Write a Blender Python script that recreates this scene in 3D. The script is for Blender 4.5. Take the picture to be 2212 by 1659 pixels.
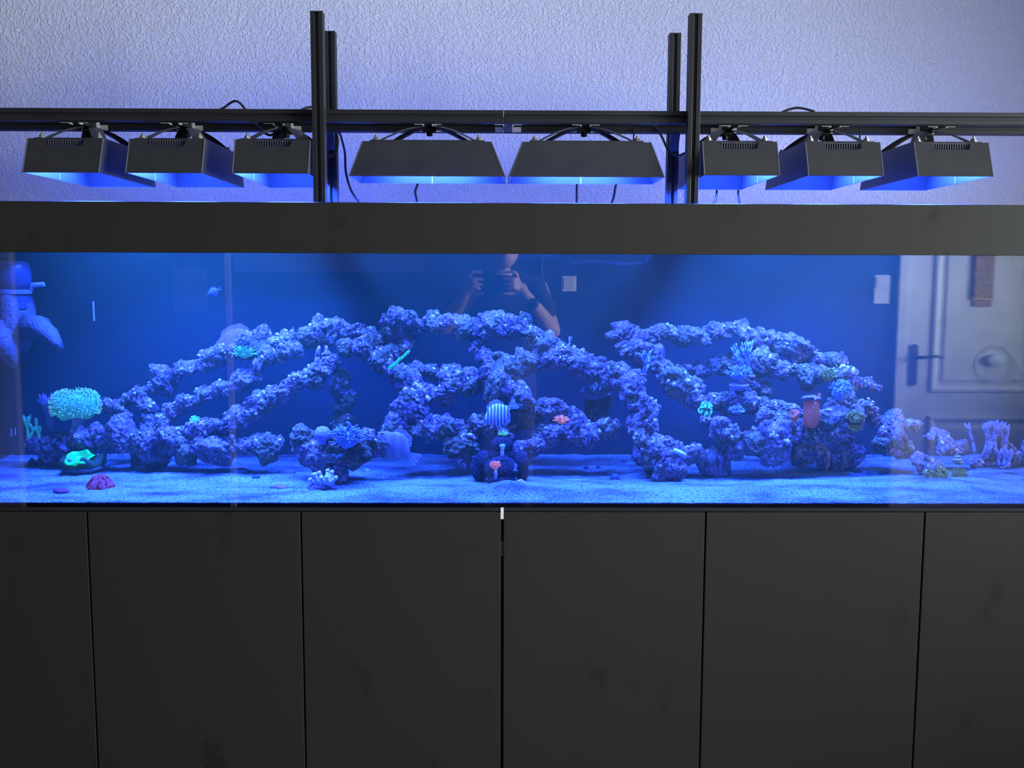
import bpy, bmesh, math, random
from mathutils import Vector, Matrix, Euler, noise
PI = math.pi
for o in list(bpy.data.objects): bpy.data.objects.remove(o)
sc = bpy.context.scene
COL = sc.collection

# ------------------------------------------------------------------ camera
W, H, F = 2212.0, 1659.0, 2105.7
EYE = Vector((0.0, -2.4, 1.45))
pitch, yaw, roll = 0.1076, 0.00998, -0.00321
cp, sp, cw, sw = math.cos(pitch), math.sin(pitch), math.cos(yaw), math.sin(yaw)
fwd = Vector((sw*cp, cw*cp, -sp)); rgt = Vector((cw, -sw, 0)); dwn = fwd.cross(rgt)
r2 = rgt*math.cos(roll) + dwn*math.sin(roll); d2 = -rgt*math.sin(roll) + dwn*math.cos(roll)
cd = bpy.data.cameras.new('camera'); cam = bpy.data.objects.new('camera', cd); COL.objects.link(cam)
cd.sensor_fit = 'HORIZONTAL'; cd.sensor_width = 36.0; cd.lens = 36.0*F/W; cd.clip_start = 0.05; cd.clip_end = 60
M = Matrix.Identity(4)
for i in range(3):
    M[i][0], M[i][1], M[i][2], M[i][3] = r2[i], -d2[i], -fwd[i], EYE[i]
cam.matrix_world = M
sc.camera = cam

def ray(px, py): return r2*((px-W/2)/F) + d2*((py-H/2)/F) + fwd
def P(px, py, Y):
    v = ray(px, py); return EYE + v*((Y-EYE.y)/v.y)
def PZ(px, py, z):
    v = ray(px, py); return EYE + v*((z-EYE.z)/v.z)
def sz(n, Y): return n*(Y+2.4)/F          # n pixels at depth Y, in metres

# ------------------------------------------------------------------ light, world, exposure
LED_COL = (0.021, 0.076, 1.0)
LED_W = 88.0
WINDOW_W = 480.0
HAZE = 0.085
sc.view_settings.view_transform = 'Standard'; sc.view_settings.look = 'None'
sc.view_settings.gamma = 1.0; sc.view_settings.use_curve_mapping = False
sc.view_settings.exposure = 0.0
wd = bpy.data.worlds.new('daylight'); sc.world = wd; wd.use_nodes = True
bg = wd.node_tree.nodes['Background']; bg.inputs[0].default_value = (0.80, 0.9, 1.0, 1); bg.inputs[1].default_value = 1.0
wl = bpy.data.lights.new('window_daylight', 'AREA'); wl.shape = 'RECTANGLE'; wl.size = 1.45; wl.size_y = 2.05
wl.energy = WINDOW_W; wl.color = (0.90, 0.97, 1.0)
wlo = bpy.data.objects.new('window_daylight', wl); COL.objects.link(wlo)
wlo.location = (3.705, -1.70, 1.62); wlo.rotation_euler = (0, PI/2, 0)      # just outside the window, shining in (-x)
sc.cycles.use_denoising = True
sc.cycles.max_bounces = 8; sc.cycles.diffuse_bounces = 3; sc.cycles.glossy_bounces = 3
sc.cycles.transparent_max_bounces = 16; sc.cycles.volume_bounces = 1
sc.cycles.sample_clamp_indirect = 4.0; sc.cycles.caustics_reflective = True

# ------------------------------------------------------------------ materials
MATS = {}
def nodes(name):
    m = bpy.data.materials.new(name); m.use_nodes = True
    nt = m.node_tree; return m, nt, nt.nodes, nt.links, nt.nodes['Principled BSDF']
def mat(name, c, rough=0.6, metal=0.0, spec=0.5, c2=None, nscale=6.0, bump=0.0, bscale=40.0, emit=None, estr=0.0, lo=0.35, hi=0.65, detail=4.0):
    if name in MATS: return MATS[name]
    m, nt, N, L, b = nodes(name)
    b.inputs['Roughness'].default_value = rough; b.inputs['Metallic'].default_value = metal
    b.inputs['Specular IOR Level'].default_value = spec
    tc = N.new('ShaderNodeTexCoord')
    nz = N.new('ShaderNodeTexNoise'); nz.inputs['Scale'].default_value = nscale; nz.inputs['Detail'].default_value = detail
    L.new(tc.outputs['Object'], nz.inputs['Vector'])
    rp = N.new('ShaderNodeValToRGB'); rp.color_ramp.elements[0].position = lo; rp.color_ramp.elements[1].position = hi
    c2 = c2 or tuple(min(1, x*1.18) for x in c)
    rp.color_ramp.elements[0].color = (*c, 1); rp.color_ramp.elements[1].color = (*c2, 1)
    L.new(nz.outputs['Fac'], rp.inputs['Fac']); L.new(rp.outputs['Color'], b.inputs['Base Color'])
    if bump:
        n2 = N.new('ShaderNodeTexNoise'); n2.inputs['Scale'].default_value = bscale; n2.inputs['Detail'].default_value = 3
        L.new(tc.outputs['Object'], n2.inputs['Vector'])
        bp = N.new('ShaderNodeBump'); bp.inputs['Strength'].default_value = bump; bp.inputs['Distance'].default_value = 0.01
        L.new(n2.outputs['Fac'], bp.inputs['Height']); L.new(bp.outputs['Normal'], b.inputs['Normal'])
    if emit:
        b.inputs['Emission Color'].default_value = (*emit, 1); b.inputs['Emission Strength'].default_value = estr
    MATS[name] = m; return m

def plaster_mat():
    m, nt, N, L, b = nodes('white plaster')
    b.inputs['Base Color'].default_value = (0.78, 0.78, 0.77, 1); b.inputs['Roughness'].default_value = 0.9
    b.inputs['Specular IOR Level'].default_value = 0.2
    tc = N.new('ShaderNodeTexCoord')
    a = N.new('ShaderNodeTexNoise'); a.inputs['Scale'].default_value = 95; a.inputs['Detail'].default_value = 2.5; a.inputs['Distortion'].default_value = 0.9
    v = N.new('ShaderNodeTexNoise'); v.inputs['Scale'].default_value = 38; v.inputs['Detail'].default_value = 2
    mx = N.new('ShaderNodeMath'); mx.operation = 'ADD'
    L.new(tc.outputs['Object'], a.inputs['Vector']); L.new(tc.outputs['Object'], v.inputs['Vector'])
    rp = N.new('ShaderNodeValToRGB'); rp.color_ramp.elements[0].position = 0.45; rp.color_ramp.elements[1].position = 0.62
    L.new(a.outputs['Fac'], rp.inputs['Fac'])
    L.new(rp.outputs['Color'], mx.inputs[0]); L.new(v.outputs['Fac'], mx.inputs[1])
    bp = N.new('ShaderNodeBump'); bp.inputs['Strength'].default_value = 0.55; bp.inputs['Distance'].default_value = 0.003
    L.new(mx.outputs[0], bp.inputs['Height']); L.new(bp.outputs['Normal'], b.inputs['Normal'])
    return m

def glass_mat(name='clear glass', ior=1.5, gain=2.6):
    m = bpy.data.materials.new(name); m.use_nodes = True
    nt = m.node_tree; N, L = nt.nodes, nt.links; N.clear()
    out = N.new('ShaderNodeOutputMaterial'); mx = N.new('ShaderNodeMixShader')
    tr = N.new('ShaderNodeBsdfTransparent'); tr.inputs[0].default_value = (0.97, 0.985, 1, 1)
    gl = N.new('ShaderNodeBsdfGlossy'); gl.inputs['Roughness'].default_value = 0.0
    fr = N.new('ShaderNodeFresnel'); fr.inputs['IOR'].default_value = ior
    ml = N.new('ShaderNodeMath'); ml.operation = 'MULTIPLY'; ml.inputs[1].default_value = gain; ml.use_clamp = True
    L.new(fr.outputs[0], ml.inputs[0]); L.new(ml.outputs[0], mx.inputs[0])
    L.new(tr.outputs[0], mx.inputs[1]); L.new(gl.outputs[0], mx.inputs[2]); L.new(mx.outputs[0], out.inputs['Surface'])
    return m

def water_mat():
    m = bpy.data.materials.new('tank water'); m.use_nodes = True
    nt = m.node_tree; N, L = nt.nodes, nt.links; N.clear()
    out = N.new('ShaderNodeOutputMaterial'); ad = N.new('ShaderNodeAddShader')
    s = N.new('ShaderNodeVolumeScatter'); s.inputs['Color'].default_value = (0.40, 1.0, 0.42, 1); s.inputs['Density'].default_value = HAZE
    s.inputs['Anisotropy'].default_value = 0.0
    a = N.new('ShaderNodeVolumeAbsorption'); a.inputs['Color'].default_value = (0.35, 0.72, 0.98, 1); a.inputs['Density'].default_value = 0.35
    L.new(s.outputs[0], ad.inputs[0]); L.new(a.outputs[0], ad.inputs[1]); L.new(ad.outputs[0], out.inputs['Volume'])
    return m

def rock_mat(name, stops, bump=0.7):
    m, nt, N, L, b = nodes(name)
    b.inputs['Roughness'].default_value = 0.85; b.inputs['Specular IOR Level'].default_value = 0.25
    g = N.new('ShaderNodeNewGeometry')
    a = N.new('ShaderNodeTexNoise'); a.inputs['Scale'].default_value = 17; a.inputs['Detail'].default_value = 5; a.inputs['Roughness'].default_value = 0.65
    L.new(g.outputs['Position'], a.inputs['Vector'])
    rp = N.new('ShaderNodeValToRGB'); cr = rp.color_ramp
    cr.elements[0].position = stops[0][0]; cr.elements[0].color = (*stops[0][1], 1)
    cr.elements[1].position = stops[-1][0]; cr.elements[1].color = (*stops[-1][1], 1)
    for p, c in stops[1:-1]:
        e = cr.elements.new(p); e.color = (*c, 1)
    L.new(a.outputs['Fac'], rp.inputs['Fac'])
    s = N.new('ShaderNodeTexNoise'); s.inputs['Scale'].default_value = 120; s.inputs['Detail'].default_value = 3
    L.new(g.outputs['Position'], s.inputs['Vector'])
    mr = N.new('ShaderNodeMapRange'); mr.inputs['From Min'].default_value = 0.3; mr.inputs['From Max'].default_value = 0.7
    mr.inputs['To Min'].default_value = 0.3; mr.inputs['To Max'].default_value = 1.6
    L.new(s.outputs['Fac'], mr.inputs['Value'])
    mu = N.new('ShaderNodeMixRGB'); mu.blend_type = 'MULTIPLY'; mu.inputs[0].default_value = 1
    L.new(rp.outputs['Color'], mu.inputs[1]); L.new(mr.outputs['Result'], mu.inputs[2])
    L.new(mu.outputs[0], b.inputs['Base Color'])
    v = N.new('ShaderNodeTexVoronoi'); v.inputs['Scale'].default_value = 75
    L.new(g.outputs['Position'], v.inputs['Vector'])
    ad = N.new('ShaderNodeMath'); ad.operation = 'ADD'
    L.new(v.outputs['Distance'], ad.inputs[0]); L.new(s.outputs['Fac'], ad.inputs[1])
    bp = N.new('ShaderNodeBump'); bp.inputs['Strength'].default_value = bump; bp.inputs['Distance'].default_value = 0.006
    L.new(ad.outputs[0], bp.inputs['Height']); L.new(bp.outputs['Normal'], b.inputs['Normal'])
    return m

def sand_mat():
    m, nt, N, L, b = nodes('aragonite sand')
    b.inputs['Roughness'].default_value = 0.9; b.inputs['Specular IOR Level'].default_value = 0.2
    g = N.new('ShaderNodeNewGeometry')
    a = N.new('ShaderNodeTexNoise'); a.inputs['Scale'].default_value = 210; a.inputs['Detail'].default_value = 3
    c = N.new('ShaderNodeTexNoise'); c.inputs['Scale'].default_value = 9; c.inputs['Detail'].default_value = 6
    mp = N.new('ShaderNodeMapping'); mp.inputs['Scale'].default_value = (0.6, 1.6, 1)
    L.new(g.outputs['Position'], a.inputs['Vector']); L.new(g.outputs['Position'], mp.inputs['Vector']); L.new(mp.outputs[0], c.inputs['Vector'])
    rp = N.new('ShaderNodeValToRGB'); rp.color_ramp.elements[0].position = 0.3; rp.color_ramp.elements[1].position = 0.52
    rp.color_ramp.elements[0].color = (0.025, 0.027, 0.022, 1); rp.color_ramp.elements[1].color = (0.28, 0.35, 0.28, 1)
    L.new(a.outputs['Fac'], rp.inputs['Fac'])
    r3 = N.new('ShaderNodeValToRGB'); r3.color_ramp.elements[0].position = 0.33; r3.color_ramp.elements[1].position = 0.58
    r3.color_ramp.elements[0].color = (0.30, 0.24, 0.38, 1); r3.color_ramp.elements[1].color = (1, 1, 1, 1)
    L.new(c.outputs['Fac'], r3.inputs['Fac'])
    mu = N.new('ShaderNodeMixRGB'); mu.blend_type = 'MULTIPLY'; mu.inputs[0].default_value = 1
    L.new(rp.outputs[0], mu.inputs[1]); L.new(r3.outputs[0], mu.inputs[2]); L.new(mu.outputs[0], b.inputs['Base Color'])
    bp = N.new('ShaderNodeBump'); bp.inputs['Strength'].default_value = 0.9; bp.inputs['Distance'].default_value = 0.008
    L.new(a.outputs['Fac'], bp.inputs['Height']); L.new(bp.outputs['Normal'], b.inputs['Normal'])
    return m

def laminate_mat():
    m, nt, N, L, b = nodes('matte anthracite laminate')
    b.inputs['Specular IOR Level'].default_value = 0.22
    g = N.new('ShaderNodeNewGeometry')
    a = N.new('ShaderNodeTexNoise'); a.inputs['Scale'].default_value = 4.5; a.inputs['Detail'].default_value = 6; a.inputs['Roughness'].default_value = 0.6
    mp = N.new('ShaderNodeMapping'); mp.inputs['Scale'].default_value = (1.4, 1, 0.8)
    L.new(g.outputs['Position'], mp.inputs['Vector']); L.new(mp.outputs[0], a.inputs['Vector'])
    rp = N.new('ShaderNodeValToRGB'); rp.color_ramp.elements[0].position = 0.27; rp.color_ramp.elements[1].position = 0.39
    rp.color_ramp.elements[0].color = (0.014, 0.0130, 0.0112, 1); rp.color_ramp.elements[1].color = (0.0315, 0.0292, 0.0248, 1)
    L.new(a.outputs['Fac'], rp.inputs['Fac']); L.new(rp.outputs[0], b.inputs['Base Color'])
    mr = N.new('ShaderNodeMapRange'); mr.inputs['To Min'].default_value = 0.42; mr.inputs['To Max'].default_value = 0.56
    L.new(a.outputs['Fac'], mr.inputs['Value']); L.new(mr.outputs[0], b.inputs['Roughness'])
    return m

def stripe_mat(name, ca, cb, scale, axis=0):
    m, nt, N, L, b = nodes(name)
    b.inputs['Roughness'].default_value = 0.5
    tc = N.new('ShaderNodeTexCoord')
    w = N.new('ShaderNodeTexWave'); w.bands_direction = 'XYZ'[axis]; w.inputs['Scale'].default_value = scale
    w.inputs['Distortion'].default_value = 1.2; w.inputs['Detail'].default_value = 1
    L.new(tc.outputs['Object'], w.inputs['Vector'])
    rp = N.new('ShaderNodeValToRGB'); rp.color_ramp.elements[0].position = 0.42; rp.color_ramp.elements[1].position = 0.58
    rp.color_ramp.elements[0].color = (*ca, 1); rp.color_ramp.elements[1].color = (*cb, 1)
    L.new(w.outputs['Fac'], rp.inputs['Fac']); L.new(rp.outputs[0], b.inputs['Base Color'])
    return m

plaster = plaster_mat(); glass = glass_mat(); lam = laminate_mat(); sandm = sand_mat()
alu = mat('black anodised aluminium', (0.016, 0.016, 0.018), 0.42, 0.0, 0.5, c2=(0.022, 0.022, 0.024))
slotm = mat('slot black', (0.004, 0.004, 0.005), 0.6)
shadem = mat('black powder coat', (0.028, 0.028, 0.031), 0.5, 0, 0.4, c2=(0.036, 0.036, 0.038), nscale=20)
liner = mat('satin reflector', (0.012, 0.012, 0.013), 0.45, 0.0, 0.25, bump=0.05, bscale=200)
steel = mat('bright steel', (0.6, 0.6, 0.6), 0.3, 1.0); zinc = mat('bright zinc', (.6, .6, .58), .4)
darksteel = mat('dark steel', (0.12, 0.12, 0.12), 0.4, 0.8)
rubber = mat('black cable rubber', (0.012, 0.012, 0.014), 0.5)
blackglass = mat('black back panel', (0.006, 0.008, 0.014), 0.35)
darkwall = mat('dark wall paint', (0.030, 0.033, 0.042), 0.8, 0, 0.2)
whitep = mat('white satin paint', (0.78, 0.77, 0.74), 0.5)
whitepl = mat('white plastic', (0.8, 0.8, 0.78), 0.35)
greyp = mat('grey wall paint', (0.12, 0.115, 0.11), 0.8)
woodfloor = mat('oak floor', (0.12, 0.08, 0.05), 0.5, c2=(0.17, 0.12, 0.075), nscale=3)
ceilm = mat('white ceiling', (0.45, 0.45, 0.44), 0.9)

# ------------------------------------------------------------------ mesh builder
class MB:
    def __init__(s): s.v = []; s.f = []; s.m = []
    def add(s, vs, fs, mi=0):
        b = len(s.v); s.v += [Vector(x) for x in vs]
        s.f += [tuple(b+i for i in f) for f in fs]; s.m += [mi]*len(fs); return s
    def box(s, x0, x1, y0, y1, z0, z1, mi=0):
        v = [(x, y, z) for z in (z0, z1) for y in (y0, y1) for x in (x0, x1)]
        return s.add(v, [(0, 2, 3, 1), (4, 5, 7, 6), (0, 1, 5, 4), (2, 6, 7, 3), (0, 4, 6, 2), (1, 3, 7, 5)], mi)
    def prism(s, poly, a, b, mi=0):
        """poly: list of 3D points, swept from offset a to offset b"""
        a, b = Vector(a), Vector(b); n = len(poly)
        v = [Vector(p)+a for p in poly]+[Vector(p)+b for p in poly]
        f = [tuple(range(n))[::-1], tuple(range(n, 2*n))]+[(i, (i+1) % n, n+(i+1) % n, n+i) for i in range(n)]
        return s.add(v, f, mi)
    def tube(s, pts, rad, seg=8, flat=1.0, cap=True, mi=0):
        pts = [Vector(p) for p in pts]; n = len(pts)
        if not isinstance(rad, (list, tuple)): rad = [rad]*n
        vs = []; up = None
        for i, p in enumerate(pts):
            t = (pts[min(i+1, n-1)]-pts[max(i-1, 0)]).normalized()
            if up is None:
                up = Vector((0, 0, 1)) if abs(t.z) < 0.9 else Vector((0, 1, 0))
            u = (up - t*up.dot(t)).normalized(); w = t.cross(u); up = u
            for k in range(seg):
                a = 2*PI*k/seg; vs.append(p+(w*math.cos(a)+u*math.sin(a)*flat)*rad[i])
        fs = [(i*seg+k, i*seg+(k+1) % seg, (i+1)*seg+(k+1) % seg, (i+1)*seg+k) for i in range(n-1) for k in range(seg)]
        if cap: fs += [tuple(range(seg))[::-1], tuple((n-1)*seg+k for k in range(seg))]
        return s.add(vs, fs, mi)
    def lathe(s, prof, c, seg=24, fn=None, mi=0):
        """prof (r,z) pairs; fn(angle, r, z) -> (r, z)"""
        c = Vector(c); vs = []; n = len(prof)
        for r, z in prof:
            for k in range(seg):
                a = 2*PI*k/seg; rr, zz = fn(a, r, z) if fn else (r, z)
                vs.append(c+Vector((rr*math.cos(a), rr*math.sin(a), zz)))
        fs = [(i*seg+k, i*seg+(k+1) % seg, (i+1)*seg+(k+1) % seg, (i+1)*seg+k) for i in range(n-1) for k in range(seg)]
        fs += [tuple(range(seg))[::-1], tuple((n-1)*seg+k for k in range(seg))]
        return s.add(vs, fs, mi)
    def blob(s, c, r, sub=2, amp=0.0, freq=2.0, seed=0.0, rot=None, mi=0):
        if not isinstance(r, (list, tuple, Vector)): r = (r, r, r)
        V, Fc = ICO(sub); c = Vector(c); vs = []
        for d in V:
            k = 1+amp*noise.noise(d*freq+Vector((seed, seed*1.7, -seed)))*1.5 if amp else 1
            q = Vector((d.x*r[0], d.y*r[1], d.z*r[2]))*k
            if rot: q = rot @ q
            vs.append(c+q)
        return s.add(vs, Fc, mi)
    def mesh(s, name, mats, off=Vector((0, 0, 0)), smooth=False):
        me = bpy.data.meshes.new(name)
        me.from_pydata([tuple(v-off) for v in s.v], [], s.f)
        for m in (mats if isinstance(mats, (list, tuple)) else [mats]): me.materials.append(m)
        if len(me.materials) > 1: me.polygons.foreach_set('material_index', s.m)
        if smooth: me.polygons.foreach_set('use_smooth', [True]*len(me.polygons))
        bm = bmesh.new(); bm.from_mesh(me); bmesh.ops.recalc_face_normals(bm, faces=bm.faces); bm.to_mesh(me); bm.free()
        me.update(); return me
    def build(s, name, mats, parent=None, smooth=False, bevel=0, **kw):
        off = wloc(parent) if parent else kw.get('at', Vector((0, 0, 0)))
        me = s.mesh(name, mats, Vector(off), smooth)
        o = bpy.data.objects.new(name, me); COL.objects.link(o)
        if parent: o.parent = parent
        else: o.location = off
        if bevel:
            b = o.modifiers.new('bevel', 'BEVEL'); b.width = bevel; b.segments = 2; b.limit_method = 'ANGLE'; b.angle_limit = 0.6
        return o
_ico = {}
def ICO(sub):
    if sub not in _ico:
        bm = bmesh.new(); bmesh.ops.create_icosphere(bm, subdivisions=sub, radius=1)
        bm.verts.index_update()
        _ico[sub] = ([v.co.copy() for v in bm.verts], [tuple(v.index for v in f.verts) for f in bm.faces]); bm.free()
    return _ico[sub]
def wloc(o):
    l = Vector((0, 0, 0))
    while o: l = l+o.location; o = o.parent
    return l
def tag(o, label, cat, group=None, kind=None):
    o['label'] = label; o['category'] = cat
    if group: o['group'] = group
    if kind: o['kind'] = kind
    return o
def thing(name, label, cat, loc, group=None):
    o = bpy.data.objects.new(name, None); COL.objects.link(o); o.location = Vector(loc); o.empty_display_size = 0.05
    return tag(o, label, cat, group)
def struct(o): o['kind'] = 'structure'; return o
def copy_tree(o, parent=None):
    c = o.copy(); COL.objects.link(c)
    if parent: c.parent = parent
    for ch in list(o.children): copy_tree(ch, c)
    return c

# ------------------------------------------------------------------ room shell
XL, XR, YB, YF, ZC = -3.3, 3.6, 0.80, -3.05, 2.7
def slab(name, x0, x1, y0, y1, z0, z1, m): return struct(MB().box(x0, x1, y0, y1, z0, z1).build(name, m))
slab('floor', XL-.1, XR+.1, YF-.1, YB+.1, -0.08, 0, woodfloor)
slab('ceiling', XL-.1, XR+.1, YF-.1, YB+.1, ZC, ZC+.08, ceilm)
slab('wall_back', XL-.1, XR+.1, YB, YB+.1, 0, ZC, plaster)
slab('wall_front', XL-.1, XR+.1, YF-.1, YF, 0, ZC, darkwall)
slab('wall_left', XL-.1, XL, YF, YB, 0, ZC, greyp)
wr = MB(); wy0, wy1, wz0, wz1 = -2.75, -0.65, 0.88, 2.36
wr.box(XR, XR+.1, YF, wy0, 0, ZC); wr.box(XR, XR+.1, wy1, YB, 0, ZC); wr.box(XR, XR+.1, wy0, wy1, 0, wz0); wr.box(XR, XR+.1, wy0, wy1, wz1, ZC)
struct(wr.build('wall_right', plaster))
win = thing('window_1', 'white framed window in the right wall', 'window', (XR+.05, (wy0+wy1)/2, wz0)); win['kind'] = 'structure'
fm = MB(); t = .05
fm.box(XR+.02, XR+.08, wy0, wy1, wz0, wz0+t); fm.box(XR+.02, XR+.08, wy0, wy1, wz1-t, wz1)
fm.box(XR+.02, XR+.08, wy0, wy0+t, wz0+t, wz1-t); fm.box(XR+.02, XR+.08, wy1-t, wy1, wz0+t, wz1-t)
fm.box(XR+.02, XR+.08, -1.725, -1.675, wz0+t, wz1-t); fm.build('window_frame', whitep, win)
for a, b in ((wy0+t, -1.725), (-1.675, wy1-t)):
    MB().box(XR+.045, XR+.051, a, b, wz0+t, wz1-t).build('window_pane', glass, win)
MB().box(XR-.06, XR+.02, wy0-.03, wy1+.03, wz0-.03, wz0).build('window_sill', whitep, win)
bb = lambda n, *a: struct(MB().box(*a).build(n, whitep))
bb('baseboard_front', -2.6, 2.2, YF, YF+.014, 0, .08); bb('baseboard_left', XL, XL+.014, YF+.014, YB, 0, .08)
bb('baseboard_right', XR-.014, XR, YF+.014, YB, 0, .08); bb('baseboard_back', XL+.014, XR-.014, YB-.014, YB, 0, .08)

def RF(px, py, Y=YF, off=0.0):      # a point of the wall behind the camera, seen in the front glass
    p = P(px, py, -Y-off); return Vector((p.x, Y+off, p.z))

# door seen in the right of the glass
dx0 = RF(1943, 600).x; dx1 = dx0+1.02
dr = thing('door_1', 'white panelled interior door in the wall opposite the tank', 'door', (dx0, YF, 0)); dr['kind'] = 'structure'
fr = MB(); fr.box(dx0-.005, dx0+.05, YF, YF+.03, 0, 2.10); fr.box(dx1-.05, dx1+.005, YF, YF+.03, 0, 2.10); fr.box(dx0+.05, dx1-.05, YF, YF+.03, 2.04, 2.10)
fr.build('door_frame', whitep, dr, bevel=.004)
lx0, lx1 = dx0+.053, dx1-.053
MB().box(lx0, lx1, YF+.002, YF+.022, .01, 2.037).build('door_leaf', whitep, dr)
def door_panel(z0, z1):
    x0 = RF(2012, 700).x; x1 = lx1-(x0-lx0); b = .022
    p = MB(); y = YF+.022
    def ring(o): return [(x0+o, z0+o), (x1-o, z0+o), (x1-o, z1-o), (x0+o, z1-o)]
    prof = [(0, 0), (.006, .010), (.020, .012), (.040, .001), (.055, .001), (.075, .008)]
    vs = []; fs = []
    for o, h in prof: vs += [(x, y+h, z) for x, z in ring(o)]
    for i in range(len(prof)-1):
        for k in range(4): fs.append((i*4+k, i*4+(k+1) % 4, (i+1)*4+(k+1) % 4, (i+1)*4+k))
    n = (len(prof)-1)*4; fs.append((n, n+1, n+2, n+3)); fs.append((3, 2, 1, 0))
    p.add(vs, fs); p.build('door_panel', whitep, dr)
zs = RF(2100, 848).z; zl = RF(2100, 897).z
door_panel(zs, 1.93); door_panel(.16, zl)
hp = RF(1972, 785); zt = RF(1971, 743).z; zb = RF(1970, 833).z
hd = MB(); yy = YF+.022
hd.prism([(hp.x+.021*math.cos(a), 0, (zt-.021 if math.sin(a) > 0 else zb+.021)+.021*math.sin(a)) for a in [2*PI*k/20 for k in range(20)]], (0, yy, 0), (0, yy+.009, 0))
hd.build('handle_plate', darksteel, dr)
zh = RF(1978, 771).z
lv = MB(); lv.tube([(hp.x, yy+.008, zh), (hp.x, yy+.045, zh)], .010, 12)
lv.tube([(hp.x, yy+.045, zh), (hp.x+.05, yy+.052, zh+.003), (hp.x+.10, yy+.052, zh+.008), (hp.x+.145, yy+.050, zh+.002)], [.010, .009, .0085, .008], 12)
lv.build('door_lever', darksteel, dr, smooth=True)
# strip hanging on the door
a = RF(2103, 548); b_ = RF(2141, 646); hy = YF+.034
wh = thing('wall_hanging', 'brown and gold hanging strip on the door, mirrored in the glass', 'decoration', (a.x, hy, b_.z))
hang = mat('brown patterned cloth', (0.26, 0.15, 0.04), 0.8, c2=(0.46, 0.32, 0.09), nscale=60)
gold = mat('gold braid', (0.75, 0.45, 0.12), 0.5); redm = mat('red braid', (0.4, 0.05, 0.04), 0.7)
MB().box(a.x, b_.x, hy, hy+.004, b_.z, a.z+.06).build('cloth', hang, wh)
MB().tube([(a.x-.006, hy+.006, b_.z), (b_.x+.006, hy+.006, b_.z)], .005, 8).build('rod', gold, wh)
MB().tube([(a.x-.006, hy+.006, a.z), (b_.x+.006, hy+.006, a.z)], .005, 8).build('rod', gold, wh)
MB().tube([(a.x+.010+.006*math.sin(k*1.3), hy+.007, b_.z+(a.z-b_.z)*k/16) for k in range(17)], .0035, 6).build('braid', gold, wh)
MB().tube([(a.x-.001, hy+.006, b_.z+(a.z-b_.z)*k/16) for k in range(17)], .0035, 6).build('braid', redm, wh)
MB().box(a.x+.004, b_.x-.006, hy, hy+.004, b_.z-.042, b_.z-.006).build('hem', hang, wh)
# round glass ornament below it
c = RF(2150, 785); rb = thing('glass_ornament', 'round clear ornament hanging on the door, faint in the glass', 'ornament', (c.x, YF+.05, c.z))
MB().tube([(c.x+.105*math.cos(k*PI/16), YF+.042, c.z+.10*math.sin(k*PI/16)) for k in range(33)], .0022, 6, cap=False).build('ring', whitepl, rb, smooth=True)
MB().blob((c.x-.02, YF+.045, c.z+.02), (.055, .010, .035), 2).build('disc', mat('frosted glass', (.8, .84, .9), .15), rb, smooth=True)
# sockets and switch
def plate(name, label, cat, px, py, wpx, hpx, socket):
    c = RF(px, py); u = 5.45/F; w, h = wpx*u/2, hpx*u/2
    t = thing(name, label, cat, (c.x, YF, c.z))
    MB().box(c.x-w, c.x+w, YF, YF+.010, c.z-h, c.z+h).build('cover_plate', whitepl, t, bevel=.003)
    if socket:
        MB().box(c.x-w*.8, c.x+w*.8, YF+.010, YF+.014, c.z+h*.1, c.z+h*.85).build('rocker', whitepl, t, bevel=.002)
        MB().lathe([(.027, 0), (.027, .004), (.022, .004), (.021, .001)], (0, 0, 0), 24).build('socket_ring', mat('socket grey', (.45, .45, .45), .4), t)
        o = t.children[-1]; o.location = (0, .010, -h*.45); o.rotation_euler = (-PI/2, 0, 0)
    else:
        MB().box(c.x-w*.72, c.x+w*.72, YF+.010, YF+.015, c.z-h*.72, c.z+h*.72).build('rocker', whitepl, t, bevel=.002)
plate('wall_socket', 'white double socket plate reflected beside the door', 'socket', 1906, 625, 34, 62, True)
plate('light_switch', 'square white light switch reflected right of the photographer', 'switch', 1229, 613, 32, 33, False)
# pale strips of the opposite wall
def pstrip(name, px0, px1, z0, z1, m, d=.02):
    a, b = RF(px0, 600).x, RF(px1, 600).x
    return struct(MB().box(a, b, YF, YF+d, z0, z1).build(name, m))
pstrip('trim_1', 487, 498, 0, 2.4, mat('pale strip paint', (.5, .49, .46), .6), .03)
pstrip('trim_2', 1169, 1173, 1.35, 2.4, greyp, .012)
pstrip('trim_3', -160, 30, 0, ZC, mat('warm grey paint', (.34, .32, .28), .8), .05)
cpn = RF(409, 625)
cv = thing('meter_cover', 'flat dark cover panel reflected near the left strip', 'cover', (cpn.x, YF, cpn.z))
MB().box(cpn.x-.095, cpn.x+.095, YF, YF+.012, cpn.z-.125, cpn.z+.125).build('cover_panel', mat('blue grey panel', (.10, .115, .13), .5), cv, bevel=.006)
# picture low edge on the wall
a, b = RF(505, 587), RF(915, 587)
pb = MB().box(a.x, b.x, YF+.003, YF+.02, a.z, a.z+.62).build('pin_board', mat('pale board', (.13, .13, .135), .7), at=Vector((a.x, YF, a.z)))
tag(pb, 'wide pale board on the wall opposite, its lower edge mirrored in the glass', 'board')

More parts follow.
